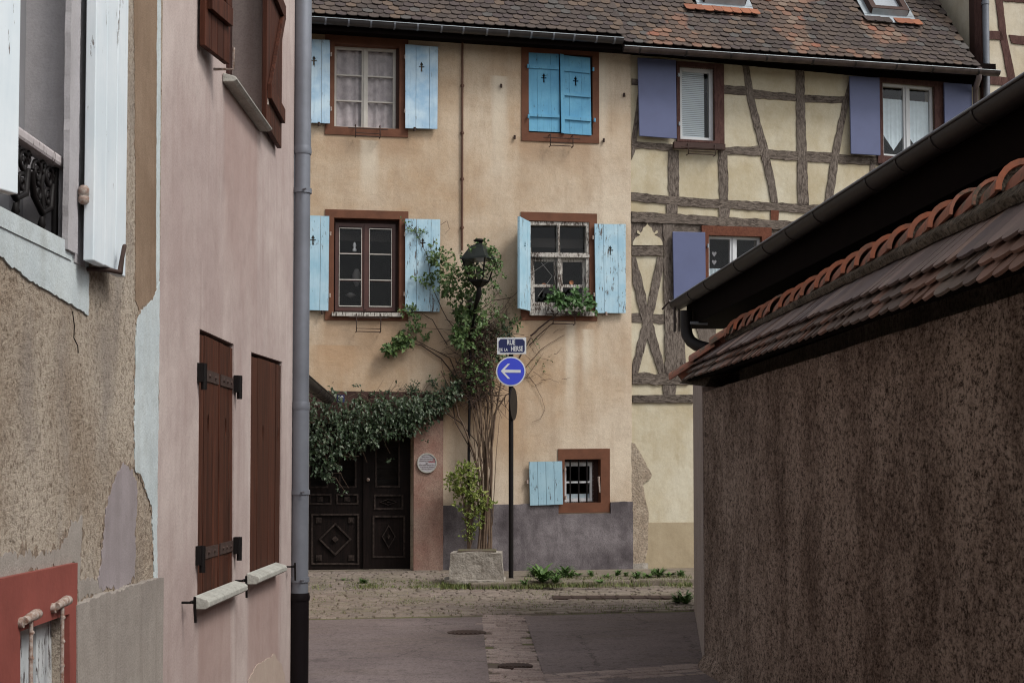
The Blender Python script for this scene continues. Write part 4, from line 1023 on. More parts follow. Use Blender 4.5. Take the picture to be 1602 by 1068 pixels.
def closed_pair(Q, label, split, straps):
    lin = MB().prism(LW, Q.p, -.20, -.17).build('window', M['eave'], ph, label)
    for i, (u0, u1, nb_) in enumerate(split):
        q = Q.sub(u0, .004, u1, .985)
        sh = shutter(lin, LW, q, M['var_wood'], -.045, -.008, nb_, True, .66, seed=int(u0*50)+nb_, cut='oval', bevel=.003, gap=.007)
    if straps:
        for v in straps:
            mm = MB()
            for (u0, u1, nb_) in split:
                q = Q.sub(u0+.01, v-.022, u1-.01, v+.022); mm.prism(LW, q.p, -.0075, .0)
                for k in range(3):
                    c = q.at(.2+.3*k, .5); mm.lathe(LW.w(c[0], c[1], 0), [(.011,0),(.008,.008)], 8, LW.n)
            mm.build('strap_hinge', M['iron_rust'], lin)
            for u, d in ((-.02, 1), (1.03, -1)):
                mm = MB(); c = Q.at(u, v); mm.pbox(LW, c[0]-.035, c[0]+.035, c[1]-.05, c[1]+.05, .001, .03); mm.tube([LW.w(c[0], c[1]-.09, .03), LW.w(c[0], c[1]+.05, .03)], .016, 8)
                mm.build('hinge_block', M['iron'], lin)
    return lin
wA = closed_pair(PA, 'near ground floor window closed by strap hinged brown shutters', [(0,.56,3),(.60,1,3)], (.835,.16))
wB = closed_pair(PB, 'far ground floor window closed by brown board shutters', [(0,.80,3),(.84,1,1)], None)
def psill(parent, x0, x1, ytop, ybot, n1, zext=0):
    s0 = LW.px(x0, ytop, n1)[0]; s1 = LW.px(x1, ytop, n1)[0]
    return s0, s1
def stone_sill(parent, s0, s1, z0, z1, n1, mat='sill'):
    m = MB(); h = z1 - z0
    m.add([LW.w(s, z, n) for s in (s0, s1) for z, n in ((z0,.001),(z0,n1-.02),(z0+.012,n1),(z1-.02,n1),(z1-.008,n1-.012),(z1+.012,.005))], [[0,1,2,3,4,5],[6,7,8,9,10,11]]+[[i,(i+1)%6,(i+1)%6+6,i+6] for i in range(6)])
    return m.build('sill', M[mat], parent, bevel=.004)
zA1 = LW.px(329.5, 934, .08)[1]; zA0 = LW.px(329.5, 951, .08)[1]
stone_sill(wA, LW.px(311,940,.03)[0], LW.px(386.5,915,.08)[0], zA0, zA1, .085)
zB1 = LW.px(406, 898.5, .08)[1]; zB0 = LW.px(407, 912.5, .08)[1]
stone_sill(wB, LW.px(392,905,.03)[0], LW.px(448,890,.08)[0], zB0, zB1, .085)
# catches beside the sills
def catch(x, y, n=.07):
    m = MB(); c = LW.px(x, y, n)
    m.tube([LW.w(c[0], c[1], 0), LW.w(c[0], c[1], n)], .007, 6); m.tube([LW.w(c[0]-.02, c[1]+.03, n), LW.w(c[0]+.0, c[1]-.10, n)], .007, 6); m.tube([LW.w(c[0]-.03, c[1]+.004, n-.02), LW.w(c[0]+.07, c[1]+.004, n-.02)], .006, 6)
    return m.build('shutter_catch', M['iron'], ph)
for x, y in ((306,942),(386,908),(462,886)): catch(x, y)
# upper window with both brown shutters folded back
m = MB(); m.prism(LW, PU.p, -.26, -.2, [PU.inset(.1,.1,.1,.1).p]); wU = m.build('window', M['win_maroon'], ph, 'upper window with white ledge and folded back brown shutters')
MB().add([LW.w(*p, -.22) for p in PU.p], [[0,1,2,3]]).build('pane', M['glass'], wU)
zU1 = LW.px(371.5, 118, .085)[1]; zU0 = LW.px(352.8, 134.8, .0)[1]
stone_sill(wU, LW.px(353,125,.02)[0], LW.px(426,208,.085)[0], zU0, zU1, .085)
def braced(parent, o, t, Wd, z0, z1, label, bz=(.10,.42,.74), flip=1, face=1):
    P = Plane((o[0], o[1]), (t[0], t[1])); m = MB(); k = 4
    for i in range(k): m.prism(P, [(Wd*i/k+.003,z0),(Wd*(i+1)/k-.003,z0),(Wd*(i+1)/k-.003,z1),(Wd*i/k+.003,z1)], -.016, .016)
    s = m.build('shutter', M['var_wood'], parent, label, bevel=.003)
    m = MB(); a, b = (.017, .045) if face > 0 else (-.045, -.017)
    for i, z in enumerate(bz):
        zz = z0+z; m.prism(P, [(.03,zz-.05),(Wd-.03,zz-.05),(Wd-.03,zz+.05),(.03,zz+.05)], a, b)
        if i < len(bz)-1:
            z2 = z0+bz[i+1]; p = [(.04,zz+.05),(.13,zz+.05),(Wd-.04,z2-.05),(Wd-.13,z2-.05)]
            if flip < 0: p = [(Wd-x, z) for x, z in p]
            m.prism(P, p, a, b)
    m.build('brace', M['var_wood'], s if False else parent, bevel=.003)
    return s
zS = LW.px(316, 71, .03)[1]
s0 = LW.px(316, 71, .03)[0]; s1 = LW.px(355, 107.9, .09)[0]; pA_ = LW.w(s0, 0, .03); pB_ = LW.w(s1, 0, .09)
braced(wU, (pA_.x, pA_.y), (pB_.x-pA_.x, pB_.y-pA_.y), (pB_-pA_).length, zS, zS+1.9, 'near leaf with diagonal braces', (.25,.95,1.65), -1)
s2 = LW.px(413, 195, .05)[0]; s3 = LW.px(437, 227, .03)[0]; zT = LW.px(439, 226, .06)[1]
a_ = LW.w(s2, 0, .05); b_ = LW.w(s3, 0, .03)
braced(wU, (a_.x, a_.y), (b_.x-a_.x, b_.y-a_.y), (b_-a_).length, zT, zT+1.95, 'far leaf folded back towards the downpipe', (.22,.95,1.65), 1)
m = MB(); c = LW.px(413,150,.04); m.tube([LW.w(c[0], c[1]-.06, .05), LW.w(c[0], c[1]+.03, .05)], .022, 8); c = LW.px(357,107,.09); m.tube([LW.w(c[0]-.05, c[1]-.02, .02), LW.w(c[0]-.05,c[1]-.02,.13), LW.w(c[0]-.05,c[1]+.1,.13)], .008, 6)
m.build('hinge', M['rust_pale'], wU)
# bare plaster patch low on the wall, damp band under the sills
MB().prism(LW, rough_poly(pq(LW, [(386,1090),(388,1062),(400,1040),(412,1034),(420,1029),(428,1022),(433,1032),(440,1040),(444,1052),(447,1095)]), .03, .008, 3), .001, .006).build('plaster_patch', M['pink_new'], ph)
# corner downpipe with its black boot and brackets
pn = .075; q3 = lambda x, y, n: LW.w(*LW.px(x, y, n), n)
pr = .066; pc_ = LW.px(471.5, 600, pn)[0]; zboot = LW.px(470, 931, pn)[1]
m = MB(); X_, Y_ = -1.66+pn, sEnd + .03
c0 = Vector((X_ + .0, Y_, 0)); cpx = ray(470.6, 600); kk_ = Y_/cpx.y; X_ = cpx.x*kk_; c0.x = X_
for za, zb, r in ((zboot-.02, 2.15, pr), (2.15, 4.1, pr-.003), (4.1, 7.6, pr)): m.tube([(X_,Y_,za),(X_,Y_,zb)], r, 20)
for zc_ in (2.15, 4.1): m.lathe((X_,Y_,zc_-.03), [(pr+.002,0),(pr+.006,.02),(pr+.002,.06)], 20)
dpipe = m.build('downpipe', M['zinc'], ph)
m = MB(); m.tube([(X_,Y_,-.1),(X_,Y_,zboot)], pr+.006, 20); m.lathe((X_,Y_,zboot-.04), [(pr+.011,0),(pr+.013,.02),(pr+.008,.055)], 20); m.build('boot', M['black_pipe'], dpipe)
for y in (296, 769, 905):
    m = MB(); z = EYE + (738-y)/FPX*Y_; m.lathe((X_,Y_,z-.018), [(pr+.008,0),(pr+.008,.036)], 20); m.tube([(X_-.05,Y_,z),(X_-.13,Y_-.02,z)], .008, 6); m.tube([(X_+.02,Y_-pr-.01,z),(X_+.05,Y_-pr-.03,z)], .008, 6)
    m.build('bracket', M['zinc'], dpipe)

# ================================================================ OLD HOUSE, nearest on the left
oh = thing('roughcast_house', LW.w(2, 0, 0), 'old tan roughcast house nearest on the left with worn white shutters', 'house')
s0w, s1w = 3.72, LW.px(105, 250)[0] + 0.02; zsl = LW.px(132, 396, 0)[1]
cs0, cs1 = 3.5, LW.px(97, 1000, 0)[0]; cz1 = LW.px(95, 960, 0)[1]
WH = [(s0w, zsl), (s1w, zsl), (s1w, 5.0), (s0w, 5.0)]
cq = lq([(17.5,987),(96,959.5),(97,1200),(18,1200)])
m = MB().prism(LW, [(-6,-.3),(sSeam-.005,-.3),(sSeam-.005,6.9),(-6,6.9)], -.35, 0.005, [WH, cq.p])
m.box((-6, -6, -.3), (-2.02, -5.8, 6.9)); m.box((-6.2,-6,-.3), (-6, sSeam-.01, 6.9)); m.box((-6,-5.8,5.3),(-2.02,sSeam-.01,5.5))
m.build('wall', M['roughcast'], oh)
house_roof(oh, -6, -1.66, -6, sSeam-.01, 6.95)
m = MB(); m.box((-3.2,1,0), (-3.1,sSeam-.1,5.2)); m.build('inner_room', M['room'], oh)
def patch(pts, mat, n1, name, amp=.01, seed=0, n0=.0051, step=.016):
    o = MB().prism(LW, rough_poly(pq(LW, pts), step, amp*1.5, seed), n0, n1).build(name, M[mat], oh)
    MB().prism(LW, rough_poly(pq(LW, pts), step, amp*3.2, seed+40), n0-.0001, n1-.0015).build('crumbled_edge', M['crumble'], oh); return o
# smooth brown corner strip, pale lime patches, cement repairs
patch([(207,-40),(249,-40),(247,450),(240,462),(232,470),(215,486),(209,470),(210,300)], 'brown_render', .0075, 'smooth_strip', .006, 1)
patch([(243,452),(247,440),(243,800),(243,915),(238,905),(237,850),(234,790),(226,770),(217,742),(208,735),(207,640),(209,560),(211,500),(222,480),(236,470)], 'lime', .010, 'lime_patch', .005, 2)
patch([(243.5,-40),(249.5,-40),(247.5,300),(246.5,450),(241.5,452),(242,250)], 'lime', .0085, 'lime_edge', .003, 6)
patch([(190,722),(205,735),(211,760),(208,905),(190,918),(158,925),(151,912),(160,830),(168,775)], 'mauve_cement', .0085, 'cement_patch', .010, 3)
patch([(108,812),(126,806),(124,860),(121,905),(130,908),(155,905),(158,925),(119,947),(117,879),(0,909),(-60,925),(-60,890),(0,872),(50,868),(90,860),(104,835)], 'grey_cement', .0078, 'cement_patch', .012, 4)
# plinth with broken top edge
plp = rough_poly(pq(LW, [(119,946),(160,930),(180,925),(215,913),(249.5,904)], .03), .02, .007, 5, False) + [(sSeam+.012, -.3), (LW.px(118,1000)[0], -.3)]
plp[-3:-2] = [(sSeam+.012, LW.px(249,905,.03)[1])]
MB().prism(LW, plp, .0, .035).build('plinth', M['grey_cement'], oh)
# painted surround of the cellar opening
cx = LW.px(116.5, 950, .02)[0]; zt_ = LW.px(116, 880, .02)[1]; zl = LW.px(0, 909, .02)[1]
MB().prism(LW, [(3.35, 0), (cx, 0), (cx, zt_), (3.35, zt_)], .0045, .03, [cq.p]).build('cellar_surround', M['frame_red'], oh, 'oxide red painted surround of the cellar opening', bevel=.004)
cw_ = MB(); qq = cq
for i, (u0, u1) in enumerate(((0,.18),(.19,.30),(.32,.60),(.615,.86),(.87,1))): cw_.prism(LW, qq.sub(u0+.004,0,u1-.004,1-.0).p, -.08+.012*(i%2), -.035+.012*(i%2))
cb = cw_.build('cellar_window', M['white_old'], oh, 'cellar opening boarded with cracked white planks behind iron bars', bevel=.004)
MB().prism(LW, cq.p, -.14, -.11).build('backing', M['eave'], cb)
for x, y0 in ((48,966),(97,944)):
    c = LW.px(x, y0, .05); kx, ky = c
    m = MB(); m.tube([LW.w(kx-.05, ky-.01, .0), LW.w(kx-.05, ky-.01, .045)], .018, 8); m.tube([LW.w(kx-.05, ky-.005, .045), LW.w(kx+.055, ky+.008, .05)], [.014,.018], 12)
    m.lathe(LW.w(kx+.04, ky+.006, .05), [(.014,-.01),(.019,0),(.017,.03),(.008,.036)], 12, (LW.t+Vector((.05,0,.05))))
    m.tube([LW.w(kx+.01, ky-.0, .048), LW.w(kx+.012, ky-.3, .05), LW.w(kx+.006, 0.1, .048)], .0075, 8)
    for k in range(6): m.lathe(LW.w(kx+.012, ky-.05-.085*k, .05), [(.008,-.006),(.0105,0),(.008,.006)], 8)
    m.build('bar', M['rust_pale'], cb)
# the window: reveal, raised band, sill, frame
wo = MB().prism(LW, WH, -.168, .012, [[(WH[0][0]+.004,WH[0][1]+.004),(WH[1][0]-.004,WH[1][1]+.004),(WH[2][0]-.004,WH[2][1]-.004),(WH[3][0]+.004,WH[3][1]-.004)]]).build('window', M['reveal'], oh, 'tall window in a grey stone reveal with iron guard rail')
sb0 = LW.px(105,250,.02)[0]; sb1 = LW.px(120,250,.02)[0]; sb2 = LW.px(133,250,.01)[0]
m = MB(); m.prism(LW, rough_poly([(sb0,zsl-.03),(sb1,zsl-.03),(sb1,5),(sb0,5)], .04, .004, 7), .006, .028); m.prism(LW, rough_poly([(sb1+.003,zsl-.06),(sb2,zsl-.06),(sb2,5),(sb1+.003,5)], .05, .003, 8), .006, .016)
m.build('architrave', M['reveal'], wo)
MB().prism(LW, [(s0w-.16,zsl-.03),(s0w,zsl-.03),(s0w,5),(s0w-.16,5)], .006, .028).build('architrave', M['reveal'], wo)
sillp = rough_poly(pq(LW, [(-80,292),(0,337),(70,365),(134,398),(135,432),(134,494),(100,472),(66,452),(30,430),(10,415),(0,402),(-80,360)], .0), .02, .006, 9)
MB().prism(LW, sillp, .0052, .012).build('sill_band', M['lime'], wo)
MB().pbox(LW, s0w-.02, s1w, zsl-.06, zsl+.004, -.17, .017).build('sill', M['lime'], wo)
def xp(px, s): return ray(px,300).x/ray(px,300).y*s     # world X of a column seen at depth s
mm = MB(); sF = s1w - .03; xF = -1.66-.165
mm.pbox(LW, s0w+.01, s0w+.08, zsl, 5, -.24, -.165); mm.pbox(LW, s1w-.11, s1w-.004, zsl, 5, -.24, -.165); mm.pbox(LW, s1w-.19, s1w-.12, zsl, 5, -.225, -.15); mm.pbox(LW, s0w+.08, s1w-.19, zsl, zsl+.08, -.23, -.17)
mm.pbox(LW, 4.55, 4.63, zsl, 5, -.225, -.15)
mm.build('frame', M['win_grey'], wo, bevel=.004)
MB().add([LW.w(s, z, -.2) for s, z in WH], [[0,1,2,3]]).build('pane', M['glass_dim'], wo)
mm = MB(); zr = LW.px(89,254,-.03)[1]; rx = -.035
r0, r1 = LW.w(s0w+.01, zr, rx), LW.w(s1w-.0, zr, rx)
mm.prism(LW, [(s0w, zr-.022), (s1w-.002, zr-.022), (s1w-.002, zr+.022), (s0w, zr+.022)], rx-.03, rx+.03)
rail = mm.build('hand_rail', M['rust_pale'], wo, 'worn wooden top rail', bevel=.012)
rail.data.materials[0] = M['rail_wood']
mm = MB(); rng = random.Random(8)
def scroll(c, r, turns=1.3, a0=0, sgn=1, th=.008):
    pts = []
    for i in range(26):
        t = i/25; a = a0 + sgn*t*turns*2*math.pi; rr = r*(1-.78*t); pts.append(LW.w(c[0]+rr*math.cos(a), c[1]+rr*math.sin(a), rx))
    mm.tube(pts, th, 6)
s_ = s1w - .045
mm.tube([LW.w(s_, zr-.02, rx), LW.w(s_, zsl, rx)], .013, 8)
k = 0
s_b = s1w-.19
while s_b > s0w + .05:
    mm.tube([LW.w(s_b+.02, zr-.03, rx), LW.w(s_b-.01, zr-.12, rx), LW.w(s_b+.02, zr-.2, rx), LW.w(s_b, zsl, rx)], .009, 6)
    scroll((s_b+.07, zr-.075), .045, 1.5, 0, 1); scroll((s_b-.06, zr-.08), .045, 1.5, math.pi, -1); scroll((s_b+.055, zr-.15), .034, 1.3, 1.2, 1); scroll((s_b-.045, zr-.15), .032, 1.3, 2.2, -1); scroll((s_b+.0, zr-.055), .028, 1.2, .5, 1); scroll((s_b+.12, zr-.05), .022, 1.2, .5, 1)
    mm.tube([LW.w(s_b+.115, zr-.09, rx), LW.w(s_b+.10, zr-.18, rx), LW.w(s_b+.0, zr-.215, rx), LW.w(s_b-.09, zr-.17, rx), LW.w(s_b-.115, zr-.09, rx)], .012, 8)
    mm.lathe(LW.w(s_b, zr-.25, rx), [(.004,-.03),(.016,-.01),(.008,.02)], 8)
    s_b -= .27
mm.build('guard_ironwork', M['iron'], wo)
# right leaf folded back on the wall, left leaf standing out
zb_ = LW.px(166, 421, .07)[1]; a0s = LW.px(148,300,.085)[0]; a1s = LW.px(199.5,200,.085)[0]
Qr = Quad((a0s,zb_),(a1s,zb_),(a1s,5.0),(a0s,5.0))
shutter(wo, LW, Qr, M['white_shut'], .045, .085, 3, False, label='white boarded leaf folded back on the wall', seed=3, bevel=.004, gap=.003)
PQ = Plane((-1.655, 3.68), (-1.48+1.655, 4.18-3.68)); 
shutter(wo, PQ, Quad((0,2.46),(.53,2.46),(.53,5.0),(0,5.0)), M['white_shut'], -.02, .02, 3, False, label='white leaf standing out at the left edge', seed=4, bevel=.004, gap=.003)
m = MB(); h = LW.px(131, 305, .05); m.lathe(LW.w(h[0], h[1]-.035, .05), [(.012,0),(.02,.008),(.02,.028),(.014,.032),(.02,.036),(.02,.06),(.012,.07)], 12); m.tube([LW.w(h[0], h[1], .05), LW.w(h[0]+.06, h[1], .06)], .01, 6)
m.build('hinge', M['rust_pale'], wo)
m = MB().prism(LW, pq(LW, [(131,290),(146,286),(148,300),(147,320),(139,331),(132,322)], .043), .03, .046).build('hinge_plate', M['mortar'], wo)
m = MB(); c = LW.px(162, 426, .05); m.tube([LW.w(c[0]-.1, c[1]+.0, .0), LW.w(c[0]-.03, c[1]+.005, .08), LW.w(c[0], c[1], .115), LW.w(c[0]+.01, c[1]+.06, .12), LW.w(c[0]+.02, c[1]+.105, .125), LW.w(c[0]+.045, c[1]+.112, .12)], [.009,.009,.013,.009,.009,.008], 8)
m.build('hold_back', M['iron_rust'], wo)
# a hanging crack
m = MB(); m.tube([LW.w(*LW.px(x, y), .0045) for x, y in ((111,487),(114,510),(113,528),(119,540),(120,552))], .0035, 5); m.build('crack', M['eave'], oh)

# ================================================================ RIGHT WALL with tiled coping
Lr = 18.0
bw = thing('boundary_wall', RW.w(0, 0, 0), 'long dark roughcast garden wall with tiled coping along the right side', 'wall')
ZW = 2.33
m = MB().prism(RW, [(0,-.3),(Lr,-.3),(Lr,ZW),(0,ZW)], -.34, -.03)
def bulge(s, z):
    v = Vector((s*1.1, z*1.1, 3)); e = min(1, s/.25)
    return (.018*mnoise.noise(v) + .016*mnoise.noise(v*2.7) + .009*mnoise.noise(v*7) + .006*mnoise.noise(v*17))*e - .004
ns, nz = 300, 46; vs = []
for i in range(ns+1):
    for j in range(nz+1): s = Lr*(i/ns)**1.15; z = -.3+(ZW+.3)*j/nz; vs.append(RW.w(s, z, bulge(s, z)))
m.add(vs, [[i*(nz+1)+j, (i+1)*(nz+1)+j, (i+1)*(nz+1)+j+1, i*(nz+1)+j+1] for i in range(ns) for j in range(nz)], True)
m.build('wall', M['darkcast'], bw, recalc=False)
fp = MB(); rng = random.Random(5)       # rough mortar fillet at the foot
pts = []; n_ = 90
for i in range(n_+1):
    s = -.02 + Lr*i/n_; o1 = .07+.03*mnoise.noise(Vector((s*1.7,0,0))); h1 = .10+.05*mnoise.noise(Vector((s*1.3,5,0)))
    pts += [RW.w(s, -.05, o1), RW.w(s, .03, o1*.7), RW.w(s, h1, .002)]
fp.add(pts, [[3*i+k, 3*i+3+k, 3*i+4+k, 3*i+1+k] for i in range(n_) for k in (0,1)], True); fp.build('foot_fillet', M['darkcast'], bw)
EN, RN = .14, -.24; EZ, RZ = 2.425, 2.77
ez = lambda s: 2.435 - .0085*s
rz = lambda s: 2.765 + .007*s
SLl = Vector((RN-EN, RZ-EZ)).length
def cop(s, r, h=0):
    v = Vector((RN-EN, rz(s)-ez(s))); v.normalize()
    return RW.w(s, ez(s) + v.y*r - v.x*h, EN + v.x*r + v.y*h)
def coping(m, rows, seed, w=.155):
    rng = random.Random(seed)
    for (r0, r1, h0) in rows:
        s = -.15 + (w/2 if int(r0*100)%2 else 0)
        while s < Lr:
            hw = w/2-.002; j = rng.uniform(-.008,.008); tl = rng.uniform(-.005,.005); rt = rng.uniform(-.012,.012); cs = s+w/2
            hipmax = (cs+.22)*1.35
            if cs < .55 and r0 > hipmax: s += w; continue
            L = min(r1, hipmax) - r0
            if L < .04: s += w; continue
            ol = [(-hw, r0+L), (-hw, r0+.06+j)] + [(hw*math.cos(a), r0+j+.06-.06*math.sin(a)) for a in [math.pi-math.pi*i/8 for i in range(1,8)]] + [(hw, r0+.06+j), (hw, r0+L)]
            hh = lambda x, y: h0*(1-(y-r0)/(r1-r0)*.75)+tl*x/hw
            up = [cop(cs+x+rt*(y-r0), y, hh(x,y)+.013) for x, y in ol]; dn = [cop(cs+x+rt*(y-r0), y, hh(x,y)-.001) for x, y in ol]; n = len(up)
            m.add(up+dn, [list(range(n)), list(range(n, 2*n))]+[[i,(i+1)%n,(i+1)%n+n,i+n] for i in range(n)])
            s += w
    return m
cp = MB().add([cop(-.2,0.03,-.012), cop(Lr,0.03,-.012), cop(Lr,SLl,-.02), cop(.28,SLl,-.02), cop(-.2,0.03,-.035), cop(Lr,0.03,-.035), cop(Lr,SLl,-.3), cop(.28,SLl,-.3)], [[0,1,2,3],[4,5,6,7],[0,1,5,4],[1,2,6,5],[2,3,7,6],[3,0,4,7]]).build('coping', M['eave'], bw)
coping(MB(), [(-.03,.2,.018)], 1).build('lower_tiles', M['tile_low'], cp)
coping(MB(), [(.045,.28,.04)], 2).build('middle_tiles', M['tile_low'], cp)
coping(MB(), [(.125,SLl-.02,.062)], 3).build('coping_tiles', M['tile_wall'], cp)
# back slope and mortar bedding
MB().prism(RW, [(.28,ZW-.3),(Lr,ZW-.3),(Lr,rz(Lr)-.03),(.28,RZ-.03)], RN-.25, RN-.02).build('back_slope', M['mortar'], cp)
mo = MB(); vs = []; n_ = 240
for i in range(n_+1):
    s = .22 + (Lr-.22)*i/n_; w_ = mnoise.noise(Vector((s*3,0,0)))*.018 + mnoise.noise(Vector((s*11,2,0)))*.01
    vs += [cop(s, SLl-.085+w_, .045), cop(s, SLl-.075+w_, .08), RW.w(s, rz(s)+.005, RN+.112), RW.w(s, rz(s)+.07, RN)]
mo.add(vs, [[4*i+k, 4*i+4+k, 4*i+5+k, 4*i+1+k] for i in range(n_) for k in range(3)], True); mo.build('mortar_bed', M['mortar'], cp)
def ridge_tile(m, p0, p1, r0, r1, up=Vector((0,0,1)), th=.016, seg=12, span=math.pi):
    d = (p1-p0).normalized(); sd = d.cross(up).normalized(); u = sd.cross(d).normalized(); vs = []
    for rr0, rr1 in ((r0, r1), (r0-th, r1-th)):
        for i in range(seg+1):
            a = (math.pi-span)/2 + span*i/seg
            vs += [p0 + sd*math.cos(a)*rr0 + u*math.sin(a)*rr0, p1 + sd*math.cos(a)*rr1 + u*math.sin(a)*rr1]
    k = 2*(seg+1); fs = []
    for b in (0, k): fs += [[b+2*i, b+2*i+1, b+2*i+3, b+2*i+2] for i in range(seg)]
    m.add(vs, fs, True)
    vs2 = list(vs)
    m.add(vs2, [[2*i, 2*i+2, k+2*i+2, k+2*i] for i in range(seg)] + [[2*i+1, 2*i+3, k+2*i+3, k+2*i+1] for i in range(seg)] + [[0,1,k+1,k],[2*seg,2*seg+1,k+2*seg+1,k+2*seg]])
rt_ = MB(); rr_ = MB(); rm_ = MB(); s = .16; rng = random.Random(3)
while s < Lr:
    L = .30*rng.uniform(.93,1.07); hh_ = rng.uniform(-.008,.008); p0 = RW.w(s+rng.uniform(-.01,.01), rz(s)+.0+rng.uniform(-.006,.006), RN+.0); p1 = RW.w(s+L+.05, rz(s)+.02+hh_, RN+rng.uniform(-.008,.008))
    # wide end faces the camera and laps over the next
    ridge_tile(rt_, p0, p1, .095, .128)
    e_ = (p1-p0).normalized()
    if rng.random() < .72: ridge_tile(rr_, p1-e_*.028, p1+e_*.004, .131, .137, th=.026)
    if rng.random() < .35:        # mortar smeared into the open end
        q0 = p1-e_*.02; vs = [q0] + [q0 + RW.n*.118*math.cos(a_)*(1+.06*rng.uniform(-1,1)) + Vector((0,0,1))*.118*math.sin(a_) for a_ in [math.pi*i/8 for i in range(9)]]; rm_.add(vs, [[0,i,i+1] for i in range(1,9)])
    s += L
rt_.build('ridge_tiles', M['ridge'], cp); rr_.build('ridge_rims', M['ridge_rim'], cp); rm_.build('ridge_mortar', M['mortar'], cp)
hp0 = RW.w(.30, RZ+.02, RN); hp1 = RW.w(-.2, EZ+.01, EN+.06)
hv = MB(); k = 3
for i in range(k): a, b = hp1.lerp(hp0, i/k), hp1.lerp(hp0, (i+1.15)/k); ridge_tile(hv, b+Vector((0,0,.02*i)), a+Vector((0,0,.02*i+.01)), .07, .088)
hv.build('hip_tiles', M['ridge'], cp)
MB().add([RW.w(-.24,EZ-.0,EN+.02), RW.w(.28,RZ-.01,RN), RW.w(-.1,EZ,-.6), RW.w(.1,EZ-.05,0), RW.w(-.15,EZ-.05,-.3)], [[0,1,2],[0,1,3],[0,2,4,3],[1,2,4,3]]).build('hip_end', M['mortar'], cp)

# ================================================================ RETURN WALL beyond the corner
A_ = ground(1097, 1030, 0); A_ = RW.w(-.02, 0, .0); B_ = ray(1084.5, 738)*17.3
rwl = Plane((B_.x, 17.3), (A_.x-B_.x, A_.y-17.3))
LL = math.hypot(A_.x-B_.x, A_.y-17.3)
m = MB().prism(rwl, rough_poly([(0,-.2),(LL,-.2),(LL,2.38),(0,2.75)], .3, .004, 3), -.35, 0)
tag(m.build('rendered_wall', M['return_wall'], loc=(B_.x, 17.3, 0)), 'paler grey brown rendered wall end beyond the tiled garden wall corner', 'wall')

# ================================================================ DARK OUTBUILDING behind the wall
ZG = 3.6
g0d, g1d = ray(1060, 474), ray(1602, 135)
g0 = EYEV + g0d*((ZG-EYE)/g0d.z); g1 = EYEV + g1d*((ZG-EYE)/g1d.z)
gd = (g1-g0).normalized(); GP = Plane((g0.x, g0.y), (gd.x, gd.y)); gL = (g1-g0).length + 6
db = thing('dark_outbuilding', GP.w(0, 0, 0), 'shadowed timber outbuilding whose dark eaves and gutter overhang the garden wall', 'outbuilding')
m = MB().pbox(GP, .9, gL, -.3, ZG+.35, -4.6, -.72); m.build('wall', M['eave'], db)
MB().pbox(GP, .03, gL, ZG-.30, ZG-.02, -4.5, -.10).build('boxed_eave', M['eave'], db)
m = MB(); m.add([GP.w(s, z, n) for s in (0, gL) for z, n in ((ZG+.03,-.06),(ZG+1.1,-2.4),(ZG+1.02,-2.4),(ZG-.05,-.06))], [[0,1,2,3],[4,5,6,7],[0,1,5,4],[1,2,6,5],[2,3,7,6],[3,0,4,7]])
m.add([GP.w(s, z, n) for s in (0, gL) for z, n in ((ZG+1.1,-2.4),(ZG+.1,-4.9),(ZG+.02,-4.9),(ZG+1.02,-2.4))], [[0,1,2,3],[4,5,6,7],[0,1,5,4],[1,2,6,5],[2,3,7,6],[3,0,4,7]])
rfb = m.build('roof', M['tile_wall'], db)
m = MB(); s = .3
while s < gL: m.pbox(GP, s, s+.07, ZG-.0, ZG+.1, -.8, -.095); s += .6
m.build('rafters', M['eave'], rfb)
p0, p1 = GP.w(-.05, ZG-.0, .0), GP.w(gL, ZG, .0)
gt = gutter3d(p0, p1, GP.n, .085).build('gutter', M['gutter_dark'], db)
tot = (p1-p0).length
def s_at(px_): 
    d = ray(px_, 300); a = Plane((g0.x,g0.y),(gd.x,gd.y)); k = (a.o-EYEV).dot(a.n)/d.dot(a.n); return (EYEV+d*k-a.o).dot(a.t)
straps3d(p0, p1, GP.n, .085, [(s_at(x)+.05)/tot for x in (1086,1112,1160,1206,1243,1288,1372,1421,1478,1545,1640)], gt, M['gutter_dark'])
MB().tube([p0+GP.n*.085+Vector((0,0,.006)), p1+GP.n*.085+Vector((0,0,.006))], .010, 6).build('lip_highlight', M['zinc'], gt)  # lighter zinc paints the highlight along the gutter lip into its colour
e0 = GP.w(.04, ZG-.09, .0)
pd = lambda x, y, Y: EYEV + ray(x, y)*(Y/ray(x, y).y)
el = MB().tube([pd(1073,486,15.9), pd(1073,512,15.9), pd(1075,524,15.88), pd(1081,534,15.85), pd(1090,540,15.8), pd(1100,543,15.75), pd(1125,549,15.7)], .066, 14)
MB().tube([pd(1080,505,15.7), pd(1107,505.5,15.7)], .017, 8).build('pale_strip', M['zinc_pale'], db)  # thin pale blue tube below the eave end
el.build('elbow_pipe', M['gutter_dark'], db)
m = MB(); m.tube([GP.w(.05,ZG+.02,.1), GP.w(-.1,ZG-.06,.16)], .012, 6); m.tube([e0+Vector((-.05,-.07,.1)), e0+Vector((-.05,-.07,-.25))], .015, 6); m.tube([e0+Vector((0,-.07,.1)), e0+Vector((0,-.07,-.25))], .01, 6); m.build('gutter_bracket', M['gutter_brown'], db)

